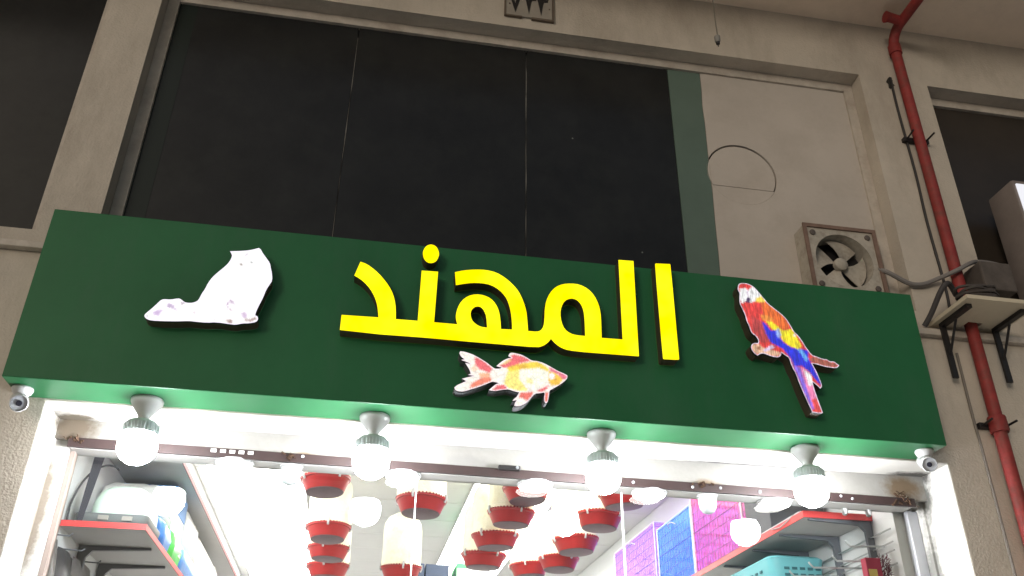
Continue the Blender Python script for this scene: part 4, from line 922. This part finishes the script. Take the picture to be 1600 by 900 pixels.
for i in range(5):
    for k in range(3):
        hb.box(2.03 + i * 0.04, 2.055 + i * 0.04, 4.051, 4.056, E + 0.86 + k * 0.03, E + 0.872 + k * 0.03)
hb.build('slot_shade', mat('teal_shadow_slot', (0.03, 0.12, 0.14), 0.6), bs)
rk = thing('hook_rack', (2.26, 3.75, E + 0.85), 'steel wire hook rack on the right wall under the shelf', 'rack')
wr = mat('steel_wire', (0.50, 0.50, 0.50), 0.3, metal=0.8)
for z in (0.985, 0.93, 0.895, 0.84): MB().tube([(2.262, 3.49, E + z), (2.262, 4.6, E + z - 0.02)], 0.0035, 6).build('rail_wire', wr, rk)
for y, z, ln in ((3.56, 0.925, 0.16), (3.62, 0.875, 0.20), (3.72, 0.865, 0.26), (3.95, 0.875, 0.24), (4.15, 0.88, 0.24)):
    MB().tube([(2.262, y, E + z), (2.262 - ln, y, E + z - 0.008), (2.262 - ln - 0.018, y, E + z + 0.010), (2.262 - ln - 0.020, y, E + z + 0.016)], 0.0042, 6).build('hook', wr, rk, True)
pk = thing('brush_packet', (2.24, 3.55, E + 0.70), 'dark red bristle brush packet hanging on the hooks by the right door post', 'packet')
MB().box(2.145, 2.215, 3.535, 3.575, E + 0.66, E + 0.868, b=0.003).build('card', mat('crimson_card', (0.42, 0.03, 0.07), 0.5), pk)
MB().box(2.152, 2.19, 3.5335, 3.5347, E + 0.70, E + 0.82).build('label_panel', mat('yellow_label', (0.75, 0.55, 0.15), 0.5), pk)
br = MB(); rr = random.Random(9)
for _ in range(420):
    x = rr.uniform(2.216, 2.262); z = rr.uniform(E + 0.66, E + 0.868); y = rr.uniform(3.535, 3.575)
    br.tube([(x, y, z), (x + rr.gauss(0.004, 0.006), y + rr.gauss(-0.006, 0.008), z + rr.uniform(0.0, 0.028))], 0.0012, 3)
tag(br.build('bristles', mat('maroon_bristle', (0.13, 0.02, 0.035), 0.8), pk), kind='stuff')

# ------------------------------------------------------------------ goods on the left shelf
ZL = E + 0.8845
cr = thing('pet_carrier', (-0.98, 3.80, ZL), 'grey pet tray with a pale green dome on the left shelf', 'carrier')
m_tray = mat('charcoal_tray', (0.13, 0.14, 0.14), 0.5, 0.4, var=0.1)
b = MB(); rings = []
for z, g in ((0.0, 0.012), (0.006, 0.006), (0.040, 0.0), (0.046, 0.003), (0.046, 0.012)):
    rings.append([(x, y, ZL + z) for x, y in rrect(-1.105 + g, -0.822 - g, 3.715 + g, 4.02 - g, 0.03)])
n = len(rings[0])
for rg in rings: b.v += rg
for i in range(len(rings) - 1):
    for k in range(n): b.f.append((i * n + k, i * n + (k + 1) % n, (i + 1) * n + (k + 1) % n, (i + 1) * n + k))
b.f.append(tuple(range(n)))
tr = b.build('tray', m_tray, cr, True, 50)
for x in (-0.99, -0.90): MB().box(x - 0.02, x + 0.02, 3.709, 3.7145, ZL + 0.018, ZL + 0.036, b=0.002).build('latch', mat('tan_latch', (0.30, 0.28, 0.25), 0.5), tr)
b = MB(); rings = []
for z, g in ((0.047, 0.006), (0.10, 0.008), (0.145, 0.022), (0.170, 0.045), (0.182, 0.080), (0.186, 0.125)):
    rings.append([(x, y, ZL + z) for x, y in rrect(-1.062 + g, -0.828 - g, 3.725 + g, 4.01 - g, min(0.05, 0.107 - g * 0.8))])
for rg in rings: b.v += rg
for i in range(len(rings) - 1):
    for k in range(n): b.f.append((i * n + k, i * n + (k + 1) % n, (i + 1) * n + (k + 1) % n, (i + 1) * n + k))
b.f.append(tuple(range((len(rings) - 1) * n, len(rings) * n)))
b.build('dome', mat('pale_green_dome', (0.56, 0.68, 0.60), 0.4, 0.4, var=0.06), cr, True, 60)
st = MB().add([(-1.083, 3.698, ZL + 0.0), (-1.061, 3.698, ZL + 0.0), (-1.072, 3.712, ZL + 0.0), (-1.074, 3.703, ZL + 0.27), (-1.034, 3.703, ZL + 0.27), (-1.053, 3.717, ZL + 0.27)],
              [(0, 1, 4, 3), (1, 2, 5, 4), (2, 0, 3, 5), (0, 2, 1), (3, 4, 5)]).build('black_pole', mat('black_rubber', (0.03, 0.03, 0.04), 0.6))
tag(st, 'black pole standing upright at the near end of the left shelf', 'pole')
lp = []
for k in range(24):
    a = math.pi * (0.98 - 0.60 * k / 23); lp.append((-1.02 + 0.105 * math.cos(a), 3.72 + 0.002 * k, ZL + 0.05 + 0.20 * math.sin(a)))
tag(MB().tube([(-1.123, 3.72, ZL + 0.004), (-1.124, 3.72, ZL + 0.03)] + lp, 0.0042, 6).build('looped_cable', mat('black_cable', (0.035, 0.035, 0.04), 0.6), None, True), 'black cable arching over the near end of the left shelf', 'cable')
def soft_bag(x0, x1, y0, y1, z0, h, col, lab, seed, band=None, name='goods_bag'):
    t = thing(name, ((x0 + x1) / 2, (y0 + y1) / 2, z0), lab, 'bag', 'bagged goods on the left shelf')
    rr = random.Random(seed); rings = []; b = MB(); n = None
    for i, (f_, g) in enumerate(((0, 0.012), (0.06, 0.0), (0.45, -0.006), (0.8, 0.004), (0.94, 0.022), (1.0, 0.05))):
        rg = []
        for x, y in rrect(x0 + g, x1 - g, y0 + g, y1 - g, 0.035):
            rg.append((x + rr.uniform(-.005, .005), y + rr.uniform(-.005, .005), z0 + h * f_ + rr.uniform(-.006, .006) * (f_ > 0.1)))
        rings.append(rg)
    n = len(rings[0])
    for rg in rings: b.v += rg
    for i in range(len(rings) - 1):
        for k in range(n): b.f.append((i * n + k, i * n + (k + 1) % n, (i + 1) * n + (k + 1) % n, (i + 1) * n + k))
    b.f.append(tuple(range(n))); b.f.append(tuple(range((len(rings) - 1) * n, len(rings) * n)))
    b.build('bag_body', mat('bag_%.2f_%.2f_%.2f' % col, col, 0.35, 0.5, var=0.12, var_scale=14, bump=0.3, bump_scale=30), t, True, 60)
    if band: MB().box(x1 - 0.004, x1 + 0.0045, y0 + 0.04, y1 - 0.04, z0 + h * 0.3, z0 + h * 0.7).build('bag_label', mat('band_%.2f_%.2f_%.2f' % band, band, 0.5), t)
ZB = ZL + 0.001
soft_bag(-1.09, -0.824, 4.06, 4.26, ZB, 0.135, (0.06, 0.22, 0.62), 'blue goods bag just behind the pale green dome on the left shelf', 31)
soft_bag(-1.09, -0.822, 4.29, 4.55, ZB, 0.15, (0.10, 0.60, 0.10), 'bright green goods bag on the left shelf', 32, (0.7, 0.8, 0.6))
soft_bag(-1.09, -0.824, 4.58, 5.05, ZB, 0.14, (0.10, 0.28, 0.66), 'long blue goods bag behind the green one on the left shelf', 33, (0.6, 0.7, 0.85))
soft_bag(-1.12, -0.87, 4.08, 4.40, ZB + 0.155, 0.13, (0.82, 0.82, 0.80), 'white goods bag piled above the blue and green bags', 34, (0.55, 0.56, 0.62))
soft_bag(-1.12, -0.86, 4.80, 5.20, ZB + 0.145, 0.225, (0.80, 0.81, 0.80), 'white goods bag piled above the long blue bag', 35)
soft_bag(-1.12, -0.85, 5.22, 6.10, ZB, 0.34, (0.80, 0.80, 0.78), 'tall white goods bag farther back on the left shelf', 36)
ct = thing('blue_carton', (-1.0, 4.6, ZB + 0.156), 'pale carton with a blue upper band under the maroon shelf edge', 'box')
MB().box(-1.125, -0.875, 4.44, 4.77, ZB + 0.156, ZB + 0.27, b=0.003).build('carton_body', mat('pale_carton', (0.62, 0.64, 0.66), 0.5, var=0.06), ct)
MB().box(-1.127, -0.873, 4.438, 4.772, ZB + 0.2705, ZB + 0.375, b=0.003).build('carton_top', mat('blue_carton_print', (0.10, 0.26, 0.58), 0.45, var=0.08), ct)
# things hanging under the left shelf: grey sacks against the wall
for i, (y0, y1, z1, w) in enumerate(((3.52, 3.66, 0.80, 'nearest the glass'), (3.70, 3.88, 0.79, 'middle one'), (3.92, 4.20, 0.80, 'farthest from the glass'))):
    t = thing('hanging_packet', (-1.10, (y0 + y1) / 2, E + 0.45), 'grey packet hanging on the left wall under the shelf, %s' % w, 'packet', 'grey packets under the left shelf')
    rr = random.Random(40 + i); b = MB(); nz, ny = 7, 7; vs, fs = [], []
    for a in range(nz):
        for c in range(ny):
            u, v_ = c / (ny - 1), a / (nz - 1)
            bul = 0.045 * math.sin(math.pi * u) ** 0.6 * math.sin(math.pi * min(1, v_ * 0.92 + 0.05)) ** 0.6
            vs.append((-1.132 + 0.006 + bul + rr.uniform(0, 0.008), y0 + (y1 - y0) * u, E + 0.42 + (z1 - 0.42) * v_))
    for a in range(nz - 1):
        for c in range(ny - 1): fs.append((a * ny + c, a * ny + c + 1, (a + 1) * ny + c + 1, (a + 1) * ny + c))
    k0 = len(vs); vs += [(-1.1375, y, z) for _, y, z in vs]; fs += [tuple(q + k0 for q in f[::-1]) for f in fs]
    b.add(vs, fs).build('packet_body', mat('silver_packet_%d' % i, ((0.26, 0.25, 0.24), (0.05, 0.05, 0.055), (0.16, 0.15, 0.145))[i], 0.35, 0.5, var=0.3, var_scale=18), t, True, 60)
    MB().tube([(-1.139, (y0 + y1) / 2, E + z1 + 0.01), (-1.06, (y0 + y1) / 2, E + z1 + 0.006), (-1.05, (y0 + y1) / 2, E + z1 + 0.016)], 0.003, 6).build('peg', m_bracket, t)
# tall rack at the back with boxes whose tops show under the cages
rc = thing('display_rack', (0.78, 7.2, 0), 'white display rack standing at the back of the shop', 'rack')
for x in (0.10, 1.46):
    for y in (6.95, 7.40): MB().box(x - 0.015, x + 0.015, y - 0.015, y + 0.015, -0.003, E + 1.24).build('upright', m_shelf, rc)
for z in (0.15, 0.7, 1.2, 1.7, 2.2, E + 1.24): MB().box(0.085, 1.475, 6.93, 7.42, z + 0.0005, z + 0.02).build('rack_board', m_shelf, rc)
zt_ = E + 1.2615
nb = thing('navy_box', (0.45, 7.1, zt_), 'navy box on top of the rack seen between two cages', 'box')
MB().box(0.352, 0.535, 6.95, 7.3, zt_, E + 1.485, b=0.004).build('box_body', mat('navy_card', (0.05, 0.07, 0.12), 0.5), nb)
MB().box(0.356, 0.531, 6.948, 6.9495, zt_ + 0.03, zt_ + 0.06).build('box_stripe', mat('box_stripe', (0.4, 0.42, 0.45), 0.5), nb)
nb = thing('navy_box', (0.64, 7.1, zt_), 'second navy box on top of the rack, right of the first', 'box')
MB().box(0.545, 0.725, 6.95, 7.3, zt_, E + 1.483, b=0.004).build('box_body', mat('navy_card', (0.05, 0.07, 0.12), 0.5), nb)
MB().box(0.549, 0.721, 6.948, 6.9495, zt_ + 0.03, zt_ + 0.06).build('box_stripe', mat('box_stripe', (0.4, 0.42, 0.45), 0.5), nb)
nb = thing('green_box', (0.9, 7.1, zt_), 'green box on top of the rack behind the third cage row', 'box')
MB().box(0.78, 1.04, 6.95, 7.3, zt_, E + 1.50, b=0.004).build('box_body', mat('green_card', (0.08, 0.45, 0.16), 0.5), nb)
MB().box(0.784, 1.036, 6.948, 6.9495, zt_ + 0.12, zt_ + 0.20).build('box_stripe', mat('box_stripe_white', (0.8, 0.85, 0.8), 0.5), nb)
